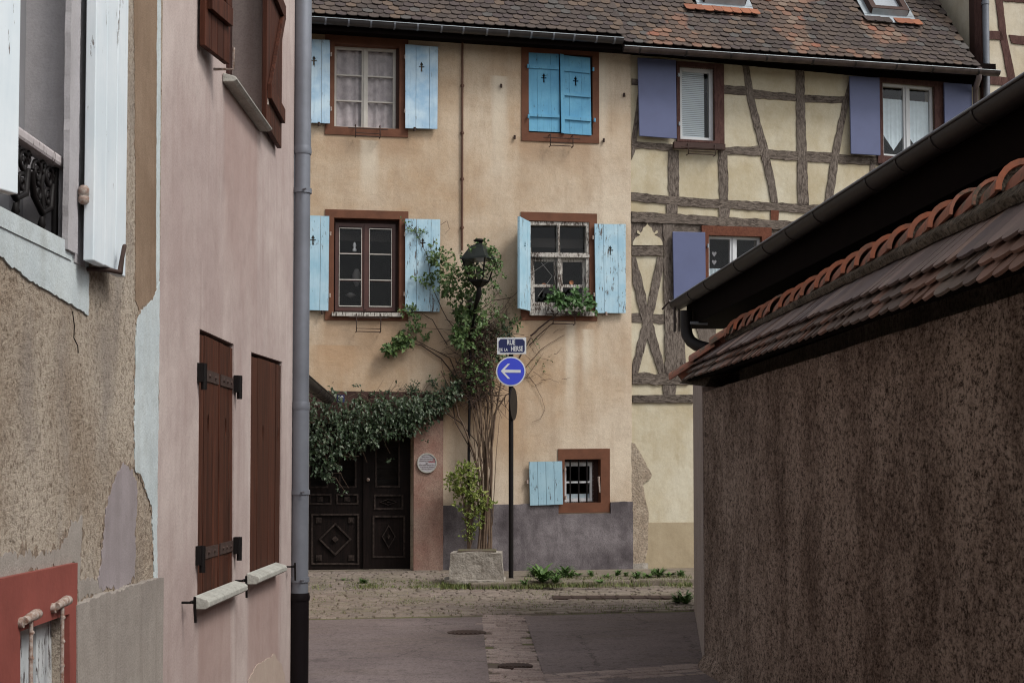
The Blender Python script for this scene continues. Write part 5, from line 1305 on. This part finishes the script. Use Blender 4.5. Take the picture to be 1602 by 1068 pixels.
# ================================================================ little roof behind the downpipe
eE = FA.px(516, 618, 1.2)
er = FA.w(eE[0], 0, 1.2); 
dS = ray(516, 622); ks = 19.6/dS.y; tip = EYEV + dS*ks
dT = ray(482, 596); kt = 15.8/dT.y; far = EYEV + dT*kt
sd_ = (far-tip); sd_.z = 0; Ls = sd_.length; sd_.normalize(); zE = tip.z
sp_ = thing('lean_to_shed', (tip.x-1.0, tip.y-1.2, 0), 'corner of a low slate roof with dark gutter peeping out behind the grey downpipe', 'shed')
out_ = Vector((sd_.y, -sd_.x, 0)); out_ = out_ if out_.x > 0 else -out_
a = tip - out_*.12; b = a + sd_*5.0
MB().add([a+Vector((0,0,.03)), b+Vector((0,0,.03)), b-out_*1.7+Vector((0,0,2.25)), a-out_*1.7+Vector((0,0,2.25)), a, b, b-out_*1.7+Vector((0,0,2.15)), a-out_*1.7+Vector((0,0,2.15))], [[0,1,2,3],[4,5,6,7],[0,1,5,4],[1,2,6,5],[2,3,7,6],[3,0,4,7]]).build('roof', M['zinc'], sp_)
m = gutter3d(tip-out_*.02, tip-out_*.02+sd_*5, out_, .085).build('gutter', M['gutter_dark'], sp_)
straps3d(tip-out_*.02, tip-out_*.02+sd_*5, out_, .085, [.01,.09,.17,.26,.36,.5], m, M['gutter_dark'])
MB().add([(p.x, p.y, z) for z in (0, zE-.02) for p in (a-out_*.3, b-out_*.3, b-out_*1.6, a-out_*1.6)], [[0,1,2,3],[4,5,6,7],[0,1,5,4],[1,2,6,5],[2,3,7,6],[3,0,4,7]]).build('wall', M['ochre'], sp_)

# ================================================================ SIGN POST
def text_mesh(mb_name, s, size, P, c, n, mat, parent, sx=1.0, bold=.0):
    cu = bpy.data.curves.new(mb_name, 'FONT'); cu.body = s; cu.size = size; cu.align_x = 'CENTER'; cu.align_y = 'CENTER'; cu.extrude = .0015; cu.offset = bold
    o = bpy.data.objects.new(mb_name, cu); dg = bpy.context.evaluated_depsgraph_get(); me = bpy.data.meshes.new_from_object(o.evaluated_get(dg)) if False else None
    C.objects.link(o); bpy.context.view_layer.update(); dg = bpy.context.evaluated_depsgraph_get()
    me = bpy.data.meshes.new_from_object(o.evaluated_get(dg)); C.objects.unlink(o); bpy.data.objects.remove(o)
    off = Vector(parent['_o'])
    for v in me.vertices: v.co = P.w(c[0]+v.co.x*sx, c[1]+v.co.y, n+v.co.z) - off
    me.materials.clear(); me.materials.append(mat); r = bpy.data.objects.new(mb_name, me); C.objects.link(r); r.parent = parent; r['_o'] = parent['_o']; return r
SPo = ground(799.5, 903.5, .075)
spost = thing('sign_post', SPo, 'slim black pole with blue arrow sign and navy street name plate', 'road sign')
SPl = Plane((SPo.x, SPo.y), (1, 0))
zz = lambda y: SPl.px(800, y)[1]
xx = lambda x, y=600: SPl.px(x, y)[0]
MB().tube([(SPo.x, SPo.y, .0), (SPo.x, SPo.y, zz(530))], .036, 16).lathe((SPo.x,SPo.y,.06), [(.06,0),(.045,.02)], 14).build('pole', M['iron'], spost)
c = (xx(799.2,581), zz(581.2)); R_ = (xx(822.2)-xx(776.2))/2
rs = MB().disc(SPl, c, R_, .04, .055, 48).build('round_sign', M['sign_white'], spost)
MB().disc(SPl, c, R_*.915, .0555, .058, 48).build('blue_field', M['sign_blue'], rs)
k = R_/.232
def ar(p): return [(c[0]+x*k*.232/23*1.0, c[1]+z*k*.232/23) for x, z in p]
arrow = [(-15.8,.4),(-4,12.0),(-.8,12.0),(-9.5,3.0),(-4.5,3.0),(-8.3,2.4),(15.4,2.4),(15.4,-2.2),(-8.3,-2.2)]
arrow = [(-15.8,.6),(-5,12),(-1.2,12),(-9.6,2.9),(15.4,2.3),(15.4,-2.1),(-9.6,-2.0),(-1.0,-11.4),(-4.8,-11.4)]
MB().prism(SPl, ar(arrow), .0585, .061).build('arrow', M['sign_white'], rs)
P0, P1 = (xx(777.8), zz(554.5)), (xx(823.2), zz(528.6))
w_, h_ = P1[0]-P0[0], P1[1]-P0[1]; cc = ((P0[0]+P1[0])/2, (P0[1]+P1[1])/2)
npl = MB().prism(SPl, [P0, (P1[0],P0[1]+.006), (P1[0],P1[1]+.006), (P0[0],P1[1])], .04, .05).build('name_plate', M['sign_white'], spost)
a, b, t = w_/2*.90, h_/2*.82, h_*.13
oct_ = [(-a+t,-b),(a-t,-b),(a-t*.3,-b+t*.3),(a,-b+t),(a,b-t),(a-t,b),(-a+t,b),(-a,b-t),(-a,-b+t)]
MB().prism(SPl, [(cc[0]+x, cc[1]+z+.003) for x, z in oct_], .0505, .053).build('navy_field', M['enamel_blue'], npl)
text_mesh('lettering', 'RUE', .105, SPl, (cc[0]-.01, cc[1]+.05), .0535, M['sign_white'], npl, .66, .0018)
text_mesh('lettering', 'DE  LA', .062, SPl, (cc[0]-.125, cc[1]-.058), .0535, M['sign_white'], npl, .7, .0012)
text_mesh('lettering', 'HERSE', .105, SPl, (cc[0]+.078, cc[1]-.045), .0535, M['sign_white'], npl, .62, .0018)
# dark sign seen from behind, nearly edge on
bs = Plane((SPo.x+.03, SPo.y), (.22, .97)); cb_ = (.0, (zz(606)+zz(657))/2)
MB().disc(bs, cb_, (zz(606)-zz(657))/2, -.01, .012, 36).build('back_sign', M['iron'], spost)
text_mesh('numeral', '29', .10, FA, NBQ.at(.5,.5), .452, M['sign_white'], hn, .8, .003)
# ================================================================ LAMP
LN = .75
lc = FA.px(749.5, 403, LN); LP = FA.w(lc[0], 0, LN)
z_ = lambda y: FA.px(749.5, y, LN)[1]
lamp = thing('street_lamp', (LP.x, LP.y, z_(470)), 'old black lantern on a wall bracket, wrapped in rose leaves', 'street lamp')
def pyr(m, r0, z0, r1, z1, rot=.35, seg=4, thick=0):
    vs = [];
    for r, z in ((r0,z0),(r1,z1)):
        for k in range(seg): a_ = rot + 2*math.pi*k/seg; vs.append((LP.x+r*math.cos(a_), LP.y+r*math.sin(a_), z))
    m.add(vs, [[k,(k+1)%seg,(k+1)%seg+seg,k+seg] for k in range(seg)]+[list(range(seg)), list(range(seg,2*seg))]); return m
RT = .30
hood = pyr(MB(), RT, z_(405), .15, z_(386)); pyr(hood, RT+.02, z_(406.5), RT+.02, z_(404)); pyr(hood, .15, z_(386), .09, z_(383))
hd = hood.build('hood', simple('dull green black iron', (.03,.036,.033), .45, .2, .3), lamp)
MB().lathe((LP.x, LP.y, z_(384)), [(.07,0),(.06,.02),(.05,.05),(.085,.065),(.09,.08),(.06,.10),(.02,.105)], 16).build('finial', M['iron'], hd)
fr = MB()
for k in range(4):
    a_ = .35 + math.pi/2*k; p = lambda r, z: Vector((LP.x+r*math.cos(a_), LP.y+r*math.sin(a_), z))
    fr.tube([p(RT-.02, z_(405)), p(.16, z_(439))], .012, 6)
pyr(fr, .17, z_(441), .17, z_(438)); pyr(fr, .15, z_(441.5), .06, z_(449))
fr.build('frame', M['iron'], lamp)
g = MB(); vs = []
for r, z in ((RT-.03, z_(405.5)), (.155, z_(439))):
    for k in range(4): a_ = .35+math.pi/2*k; vs.append((LP.x+r*math.cos(a_), LP.y+r*math.sin(a_), z))
g.add(vs, [[k,(k+1)%4,(k+1)%4+4,k+4] for k in range(4)]).build('glass', M['lamp_glass'], lamp)
MB().lathe((LP.x,LP.y,z_(437)), [(.03,0),(.035,.06),(.05,.1),(.045,.16),(.01,.2)], 12).build('bulb', simple('milky bulb', (.5,.5,.47), .3), lamp)
bk = MB(); pa = Vector((LP.x,LP.y,z_(448))); wl_ = lambda x, y, n: FA.w(*FA.px(x, y, n), n)
bk.tube([pa, pa-Vector((0,0,.12)), pa+Vector((-.05,.1,-.28)), pa+Vector((-.08,.35,-.36)), wl_(738,478,.06)], [.035,.045,.03,.026,.026], 10)
bk2 = MB(); bk2.tube([pa+Vector((-.06,.22,-.34)), wl_(738,520,.3), wl_(737,545,.06)], .02, 8)
bk3 = MB(); bk3.prism(FA, pq(FA, [(732,465),(744,465),(744,550),(732,550)], .05), .031, .06)
bk.build('bracket', M['iron'], lamp); bk2.build('brace', M['iron'], lamp); bk3.build('wall_plate', M['iron'], lamp)
# thin black pole in the planter
pp0 = wl_(733, 868, .28); 
ip = thing('iron_pole', (pp0.x, pp0.y, .3), 'thin dark iron pole rising from the stone planter into the rose', 'pole')
MB().tube([Vector((pp0.x,pp0.y,.25)), wl_(733.5,700,.28), wl_(735,600,.28), wl_(736,548,.28)], .022, 10).build('shaft', M['iron'], ip)

# ================================================================ PLANTER
def planter():
    c = [ground(708,911,.075), ground(786,908,.075)]
    x0, x1 = c[0].x, c[1].x; yf = (c[0].y+c[1].y)/2; zt = EYE + (738-862)/FPX*yf
    x0 = ray(706,880).x*yf; bm = bmesh.new(); nx, ny, nz = 12, 8, 7; m = MB()
    W_, D_, H_ = x1-x0, .62, zt-.07
    def P(i, j, k):
        u, v, w = i/nx, j/ny, k/nz; x = x0+W_*u; y = yf+D_*v; z = .06+H_*w
        tap = 1+.05*(1-w); x = (x0+x1)/2+(x-(x0+x1)/2)*tap
        q = Vector((x*3.1,y*3.1,z*3.1)); d = mnoise.noise_vector(q)*.026 + mnoise.noise_vector(q*3)*.012
        if k == 0: d.z = 0
        return Vector((x,y,z))+d
    idx = {}; vs = []
    def V(i,j,k):
        if (i,j,k) not in idx: idx[(i,j,k)] = len(vs); vs.append(P(i,j,k))
        return idx[(i,j,k)]
    fs = []
    for i in range(nx):
        for k in range(nz):
            fs += [[V(i,0,k),V(i+1,0,k),V(i+1,0,k+1),V(i,0,k+1)],[V(i,ny,k),V(i,ny,k+1),V(i+1,ny,k+1),V(i+1,ny,k)]]
        for j in range(ny): fs.append([V(i,j,nz),V(i+1,j,nz),V(i+1,j+1,nz),V(i,j+1,nz)])
    for j in range(ny):
        for k in range(nz): fs += [[V(0,j,k),V(0,j,k+1),V(0,j+1,k+1),V(0,j+1,k)],[V(nx,j,k),V(nx,j+1,k),V(nx,j+1,k+1),V(nx,j,k+1)]]
    m.add(vs, fs, False)
    t = thing('stone_planter', ((x0+x1)/2, yf+.3, .06), 'rough pale stone planter standing against the grey plinth', 'planter')
    m.build('trough', M['stone'], t)
    q = MB().box((x0+.09, yf+.09, zt-.08), (x1-.09, yf+D_-.09, zt+.012)); q.build('soil', M['soil'], t)
    e = MB(); vs = []
    for i in range(25):
        a = 2*math.pi*i/24; vs.append(Vector(((x0+x1)/2-.03+(W_/2+.08)*math.copysign(abs(math.cos(a))**.5, math.cos(a)), yf+.3+.42*math.copysign(abs(math.sin(a))**.5, math.sin(a)), .105+.02*mnoise.noise(Vector((i*.7,0,0))))))
    e.add(vs[:24]+[Vector((v.x,v.y,.05)) for v in vs[:24]], [list(range(24))]+[[i,(i+1)%24,(i+1)%24+24,i+24] for i in range(24)]); e.build('footing', M['stone'], t)
    return x0, x1, yf, zt
PX0, PX1, PYF, PZT = planter()

# ================================================================ PLANTS
UPV = Vector((0,0,1)); DENS = 1.55
def rdir(rng, zb=0.0):
    while True:
        v = Vector((rng.uniform(-1,1), rng.uniform(-1,1), rng.uniform(-1,1)))
        if .1 < v.length < 1: v.z += zb; return v.normalized()
def cluster(m, rng, n, px, py, rx, ry, off, dep, size, zb=-.1, outb=.4, sprig=True):
    """leaves in little sprigs inside an ellipse drawn on the facade"""
    k = 0; n = int(n*DENS)
    while k < n:
        a = rng.uniform(0, 2*math.pi); r = math.sqrt(rng.random())
        x = px + rx*r*math.cos(a); y = py + ry*r*math.sin(a)
        c = wl_(x, y, off + rng.uniform(-dep, dep)*(1-.5*r))
        d = (rdir(rng, zb) + FA.n*outb).normalized()
        L = rng.uniform(.05, .13); q = rng.randint(3, 6)
        for i in range(q):
            p = c + d*L*i/q; sd = (rdir(rng, zb)*.9 + d*.6 + FA.n*outb*.5).normalized()
            m.leaf(p, size*rng.uniform(.6, 1.25), sd, (FA.n*.8 + UPV*.6 + rdir(rng)*.6).normalized(), .25, rng.uniform(.5,.75)); k += 1
def twig(m, pts, r0, r1=None, off=.2, seg=6, wob=.0, rng=None):
    P = []
    for i, q in enumerate(pts):
        x, y = q[0], q[1]; n = q[2] if len(q) > 2 else off
        P.append(wl_(x, y, n))
    out = []
    for i in range(len(P)-1):
        for k in range(3):
            t = k/3; p = P[i].lerp(P[i+1], t)
            if wob and rng: p = p + Vector((rng.uniform(-wob,wob), rng.uniform(-wob,wob), rng.uniform(-wob,wob)))
            out.append(p)
    out.append(P[-1]); n = len(out); r1 = r0*.5 if r1 is None else r1
    m.tube(out, [r0+(r1-r0)*i/(n-1) for i in range(n)], seg, True)
rng = random.Random(21)
rose = thing('climbing_rose', wl_(757, 862, .35), 'tall climbing rose with bare woody stems rising from the planter over the lamp', 'climbing plant')
st = MB()
base = [(752,866),(756,866),(760,866),(764,866),(768,866),(748,866),(757,866),(765,866)]
tops = [[(757,800),(752,720),(745,660),(728,600),(712,560)],[(760,790),(757,720),(754,660),(744,590),(738,520),(742,470)],[(762,800),(762,730),(760,670),(757,600),(752,520)],
        [(766,800),(768,720),(770,650),(768,590),(762,540),(748,500)],[(767,790),(770,700),(776,640),(784,600),(786,560)],[(755,800),(750,740),(735,690),(718,650),(706,610),(690,580)],
        [(760,770),(763,700),(772,650),(792,618),(801,612)],[(764,780),(758,700),(748,650),(742,600),(748,550),(735,500)]]
for b_, t_ in zip(base, tops): twig(st, [(b_[0], b_[1], .33)] + [(x, y, .30-.012*i+rng.uniform(-.03,.05)) for i, (x, y) in enumerate(t_)], .021, .009, wob=.008, rng=rng)
for k in range(26):       # tangle of thin shoots
    x0, y0 = rng.uniform(745,772), rng.uniform(640,860); x1, y1 = x0+rng.uniform(-10,8), y0-rng.uniform(60,140); x2, y2 = x1+rng.uniform(-22,16), y1-rng.uniform(50,90)
    twig(st, [(x0,y0,.33),(x1,y1,.3),(x2,y2,.25)], .008, .003, wob=.012, rng=rng, seg=5)
for k in range(110):
    x0, y0 = rng.gauss(750,14), rng.uniform(470,620); a = rng.uniform(0, 2*math.pi); l = rng.uniform(18,55)
    twig(st, [(x0,y0,rng.uniform(.08,.35)),(x0+l*.5*math.cos(a)+rng.uniform(-6,6), y0-l*.3*math.sin(a)+6, rng.uniform(.1,.4)),(x0+l*math.cos(a), y0-l*.8*math.sin(a)+rng.uniform(0,14), rng.uniform(.05,.35))], .0055, .002, wob=.01, rng=rng, seg=4)
st.build('stems', M['stem'], rose)
tw = MB()
for pts, r in (([(745,640,.2),(720,600,.1),(690,560,.08),(660,540,.07),(641,536,.07)],.014),([(716,590,.1),(704,560,.08),(680,548,.07),(650,532,.07),(640,520,.07)],.010),([(700,540,.1),(676,500,.1),(660,490,.1),(640,486,.1)],.008),([(740,520,.15),(700,515,.1),(664,513,.1)],.006),
               ([(735,540,.2),(700,500,.2),(676,450,.18),(668,400,.15),(655,370,.13),(640,352,.12)],.008),([(830,526,.1),(850,508,.12),(868,494,.18),(882,480,.2)],.016),([(828,540,.08),(845,522,.08),(865,505,.12)],.010),([(812,560,.1),(830,528,.1)],.014),
               ([(866,497,.17),(880,493,.2),(900,494,.2)],.008),([(868,494,.17),(858,480,.2)],.008),([(770,560,.2),(790,520,.15),(820,524,.1)],.008),
               ([(822,575,.06),(845,548,.06),(862,536,.06),(883,524,.06)],.006),([(822,580,.06),(836,600,.06),(848,622,.06),(853,640,.05),(845,655,.05),(832,660,.05)],.004),([(823,590,.06),(845,560,.06),(865,565,.06)],.004),([(822,585,.06),(838,602,.05),(850,596,.06)],.004),
               ([(700,620,.1),(690,560,.05)],.004),([(770,470,.2),(800,465,.08),(812,455,.08)],.007),([(765,500,.2),(790,480,.08),(800,462,.08)],.005),([(760,480,.2),(782,455,.15),(778,440,.15)],.005),([(700,470,.2),(695,450,.2),(688,440,.2)],.005),([(690,352,.13),(700,345,.1),(703,358,.1),(697,366,.1)],.004),
               ([(645,480,.12),(648,505,.12),(640,530,.1)],.006),([(690,640,.1),(720,660,.2),(745,690,.3),(757,730,.33)],.012),([(704,590,.1),(712,660,.25),(735,700,.3),(750,745,.33)],.011)):
    twig(tw, pts, r, wob=.006, rng=rng, seg=5)
for k in range(46):
    x0, y0 = rng.uniform(770,880), rng.uniform(450,600); a = rng.uniform(-1.2,1.2); l = rng.uniform(10,32)
    if x0 > 830 and y0 < 500: continue
    twig(tw, [(x0,y0,.06),(x0+l*.5*math.cos(a),y0-l*.5*math.sin(a)+rng.uniform(-4,4),.08),(x0+l*math.cos(a),y0-l*math.sin(a),.06)], .0035, .0015, wob=.008, rng=rng, seg=4)
for k in range(330):
    x0, y0 = rng.gauss(752,17), rng.uniform(492,628); a = rng.uniform(0, 2*math.pi); l = rng.uniform(12,42)
    twig(tw, [(x0,y0,rng.uniform(.06,.42)),(x0+l*.5*math.cos(a)+rng.uniform(-6,6), y0-l*.4*math.sin(a)+5, rng.uniform(.1,.45)),(x0+l*math.cos(a), y0-l*.8*math.sin(a)+rng.uniform(0,16), rng.uniform(.05,.4))], .0065, .0025, wob=.01, rng=rng, seg=4)
tw.build('side_branches', M['stem_dark'], rose)
lf = MB()
for n, px, py, rx, ry, off, dep, sz in ((150,727,470,22,34,.35,.2,.07),(210,718,440,28,26,.45,.2,.07),(150,700,415,24,28,.3,.12,.06),(70,690,405,14,18,.25,.1,.055),(60,676,400,10,20,.2,.06,.055),(60,664,435,18,8,.2,.06,.055),(60,690,450,18,14,.25,.1,.06),
     (170,735,500,24,26,.4,.2,.07),(110,725,530,18,18,.35,.15,.075),(70,718,525,12,12,.45,.1,.08),(80,745,420,18,16,.85,.1,.06),(60,768,395,9,9,.85,.08,.055),(90,772,412,12,10,.85,.1,.055),(40,745,385,16,8,.85,.08,.05),(50,775,430,12,12,.7,.1,.05),(90,760,450,22,18,.5,.2,.055),
     (110,768,490,26,22,.3,.15,.05),(130,745,560,28,30,.3,.15,.055),(120,748,590,26,22,.3,.15,.055),(90,790,510,22,14,.15,.08,.05),(80,785,545,16,22,.25,.1,.05),(60,645,500,12,18,.15,.06,.055),(50,640,485,12,6,.15,.05,.055),(30,655,512,8,10,.12,.05,.05),(26,668,525,6,6,.1,.04,.05),
     (90,632,532,16,9,.15,.07,.085),(70,612,544,11,8,.15,.06,.085),(40,655,362,12,8,.15,.04,.04),(16,640,350,8,6,.14,.04,.04),(30,800,480,14,30,.08,.03,.03),(40,840,560,26,30,.08,.03,.03),(34,690,590,22,12,.08,.03,.04)):
    cluster(lf, rng, n, px, py, rx, ry, off, dep, sz*1.05)
lf.build('leaves', M['rose'], rose, recalc=False)
lf = MB()
for n, px, py, rx, ry, sz in ((90,885,468,24,12,.10),(40,868,462,12,8,.09),(36,915,470,14,9,.09),(30,928,478,10,8,.07),(40,895,480,24,6,.07)): cluster(lf, rng, n, px, py, rx, ry, .24, .07, sz)
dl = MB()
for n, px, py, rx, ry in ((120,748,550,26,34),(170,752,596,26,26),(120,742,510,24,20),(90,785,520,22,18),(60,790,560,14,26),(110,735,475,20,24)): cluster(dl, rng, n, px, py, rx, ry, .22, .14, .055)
dl.build('shaded_leaves', M['ivy'], rose, recalc=False)  # inner rose leaves, shade put into their colour by the darker ivy green
lf.build('broad_leaves', M['vine'], rose, recalc=False)
# ivy curtain above the gate
rng = random.Random(33)
ivy = thing('ivy_curtain', wl_(590, 640, .2), 'thick dark ivy hanging over the gate lintel', 'ivy')
lv = MB()
def ivy_low(x):
    P_ = [(440,740),(486,722),(500,740),(512,752),(524,735),(540,705),(560,700),(585,690),(610,678),(640,672),(655,662),(672,650),(690,636),(705,622),(716,606)]
    for (a, b), (c_, d) in zip(P_, P_[1:]):
        if a <= x <= c_: return b + (d-b)*(x-a)/(c_-a)
    return 620
def ivy_up(x):
    if x < 535: return 606 + 8*math.sin(x*.3)
    return 622 - max(0, (x-540)/150)*10 + 4*math.sin(x*.21) - (0 if x < 690 else (x-690)*.6)
cnt = 0
while cnt < 2900:
    x = rng.uniform(440, 718); y0, y1 = ivy_up(x), ivy_low(x); v = rng.random()**.85; y = y0 + (y1-y0)*v
    thick = .42*(1-.3*v) if x < 660 else .22
    c_ = wl_(x, y, OUT+.05+rng.random()*thick)
    d = (rdir(rng, -.7) + FA.n*.35).normalized(); q_ = rng.randint(2,4)
    for i in range(q_):
        lv.leaf(c_ + d*.05*i, rng.uniform(.045,.085), (d*.5+rdir(rng,-.5)+FA.n*.3).normalized(), (FA.n*.6+UPV*.9+rdir(rng)*.4).normalized(), .18, rng.uniform(.5,.72)); cnt += .5
for k in range(40):     # sprigs above the lintel and trailing ends
    x = rng.choice([rng.uniform(640,672), rng.uniform(560,620), rng.uniform(675,716)]); cluster(lv, rng, 4, x, ivy_up(x)-rng.uniform(2,12), 5, 5, .12, .05, .05)
for px, py in ((522,745),(528,758),(536,765),(540,690),(500,742),(660,672),(668,690),(607,722)): cluster(lv, rng, 6, px, py, 5, 8, .15, .04, .045)
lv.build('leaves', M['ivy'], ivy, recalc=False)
sv = MB()
for k in range(60):
    x = rng.uniform(486, 700); y = rng.uniform(ivy_up(x)-8, ivy_low(x)); a = rng.uniform(-.6,.6)
    twig(sv, [(x,y,.3),(x+15*math.cos(a),y+rng.uniform(-10,12),.36),(x+30*math.cos(a),y+rng.uniform(0,34),.3)], .005, .002, wob=.01, rng=rng, seg=4)
for k in range(14):
    x = rng.uniform(560, 690); twig(sv, [(x,616,.12),(x+6,606,.1),(x+12+rng.uniform(-4,8),598+rng.uniform(-6,4),.1)], .003, .0015, rng=rng, wob=.005, seg=4)
sv.build('stems', M['stem'], ivy)
# yellow green shrub in the planter
rng = random.Random(5)
sh = thing('leafy_shrub', wl_(735, 862, .3), 'bright yellow green shrub growing in the left end of the planter', 'shrub')
lf = MB()
for n, px, py, rx, ry, sz in ((260,728,752,22,26,.065),(230,735,785,28,24,.065),(110,742,815,16,18,.055),(60,712,760,12,14,.055),(60,760,790,12,10,.05),(30,703,757,6,8,.045),(40,732,835,8,10,.045)): cluster(lf, rng, n, px, py, rx, ry, .42, .16, sz, .4, .3)
lf.build('leaves', M['shrub'], sh, recalc=False)
st = MB()
for k in range(14): x = rng.uniform(712, 756); twig(st, [(733+rng.uniform(-3,3),866,.35),(734+rng.uniform(-6,6),830,.38),((x+733)/2,795,.42),(x,rng.uniform(735,780),.42)], .01, .004, wob=.01, rng=rng, seg=5)
st.build('stems', M['stem'], sh)
# ================================================================ WEEDS, GRASS
def weed_mesh(seed, n, L, wide, up):
    rng = random.Random(seed); m = MB()
    for k in range(n):
        a = rng.uniform(0, 2*math.pi); l = L*rng.uniform(.5,1.15); e = rng.uniform(.2,1)*up; d = Vector((math.cos(a), math.sin(a), 0)); sd = Vector((-d.y, d.x, 0)); w = wide*rng.uniform(.7,1.2)
        prev = None; vs = []
        for i in range(5):
            t = i/4; p = d*l*t + UPV*(l*e*math.sin(t*2.0)*.8) + sd*.02*math.sin(t*3+a); ww = w*math.sin(math.pi*min(.96, t*.86+.1))*(.8 if i % 2 else 1.15); vs += [p-sd*ww, p+sd*ww]
        m.add(vs, [[2*i,2*i+1,2*i+3,2*i+2] for i in range(4)])
    return m
ROOT = {}
def weed(px, py, z, kind, scale, label, rz, group='weeds along the house fronts', mat='weed'):
    g = ground(px, py, z)
    if kind not in ROOT:
        n, L, wd, up = {'rosette': (30,.13,.016,.55), 'clump': (120,.15,.009,1.05), 'tuft': (60,.09,.010,1.2)}[kind]
        o = weed_mesh(hash(kind) % 91 if False else {'rosette':3,'clump':5,'tuft':8}[kind], n, L, wd, up).build('weed', M[mat], recalc=False); ROOT[kind] = o
    else: o = ROOT[kind].copy(); C.objects.link(o)
    o.name = 'weed'; o.location = g; o.rotation_euler = (0,0,rz); o.scale = (scale,)*3
    return tag(o, label, 'weed', group)
PZ = .077
wl_list = [(851,910,'clump',2.1,'largest bushy weed right of the sign post foot'),(838,901,'clump',1.2,'upright weed just behind the largest clump by the sign post'),(880,902,'clump',1.5,'spreading weed against the grey plinth below the blue shutter'),(866,899,'rosette',1.1,'flat leaved weed close to the grey plinth'),(905,900,'rosette',1.0,'small weed under the barred window'),
 (925,901,'tuft',1.1,'low tuft under the barred window right side'),(938,912,'rosette',1.1,'starry weed on the kerb edge under the barred window'),(966,900,'tuft',1.1,'low weed left of the stone scar'),(980,901,'tuft',.8,'tiny weed at the corner where grey plinth ends'),(1013,903,'rosette',1.2,'weed at the foot of the corner stone'),
 (1030,902,'clump',1.1,'middle weed before the cream base wall'),(1048,901,'rosette',1.2,'wide weed before the cream base wall'),(1066,902,'tuft',1.2,'weed beside the pale wall end on the pavement'),(820,915,'tuft',1.0,'grassy weed on the kerb near the sign post'),
 (868,912,'clump',1.1,'low weed on the kerb just right of the largest clump'),(893,903,'tuft',1.5,'low weed between the flat leaved weed and the barred window'),(950,903,'rosette',1.0,'flat weed right of the starry kerb weed'),(995,905,'tuft',1.4,'low weed on the pavement before the stone scar'),(1022,899,'tuft',1.2,'short weed hugging the cream base wall on its left side')]
for i, (x, y, k, s, lb) in enumerate(wl_list): weed(x, y, PZ, k, s, lb, i*1.7)
weed(540, 911, .02, 'clump', .6, 'left weed in the cobbles before the gate', .5, 'weeds in the cobbles'); weed(569, 913, .02, 'clump', .75, 'right weed in the cobbles before the gate', 2.5, 'weeds in the cobbles')
tw_ = weed(1074, 944, 0, 'clump', 1.3, 'green tuft at the foot of the pale wall end', 1.1, 'weeds by the wall end'); weed(1060, 943, 0, 'clump', .9, 'smaller tuft left of the one by the wall end', 2.1, 'weeds by the wall end')
gr_ = MB(); rng = random.Random(12)
def blades(n, fn, h=.05):
    for k in range(n):
        p = fn(rng); 
        if p is None: continue
        a = rng.uniform(0, 6.28); l = h*rng.uniform(.5,1.5); d = Vector((math.cos(a), math.sin(a), 0)); sd = Vector((-d.y,d.x,0))*.005
        gr_.add([p-sd, p+sd, p+d*l*.5+UPV*l], [[0,1,2]])
def strip(x0, x1, y0, y1, z, thr=0.0, fq_=2.2):
    def f(r):
        x = r.uniform(x0,x1); y = y0+(y1-y0)*(.5+.5*(r.random()-r.random())); p = ground(x, y, z)
        return p if mnoise.noise(Vector((p.x*fq_, p.y*fq_, 1)))*.5+.25 > r.random()*.6+thr else None
    return f
blades(7000, strip(486,690,902,924,.02,.1), .04); blades(6000, strip(690,850,913,922,.0,-.2), .06); blades(3500, strip(800,1083,912,920,.03,.0), .05); blades(2500, strip(820,1083,897,911,PZ,.0), .035)
blades(6000, strip(486,1083,922,966,-.01,.12,1.4), .022); blades(2500, strip(640,790,905,914,.06,.1), .03)
tag(gr_.build('grass', M['grass'], recalc=False), 'short grass and moss growing in strips between cobbles and kerb', 'grass', None, 'stuff')
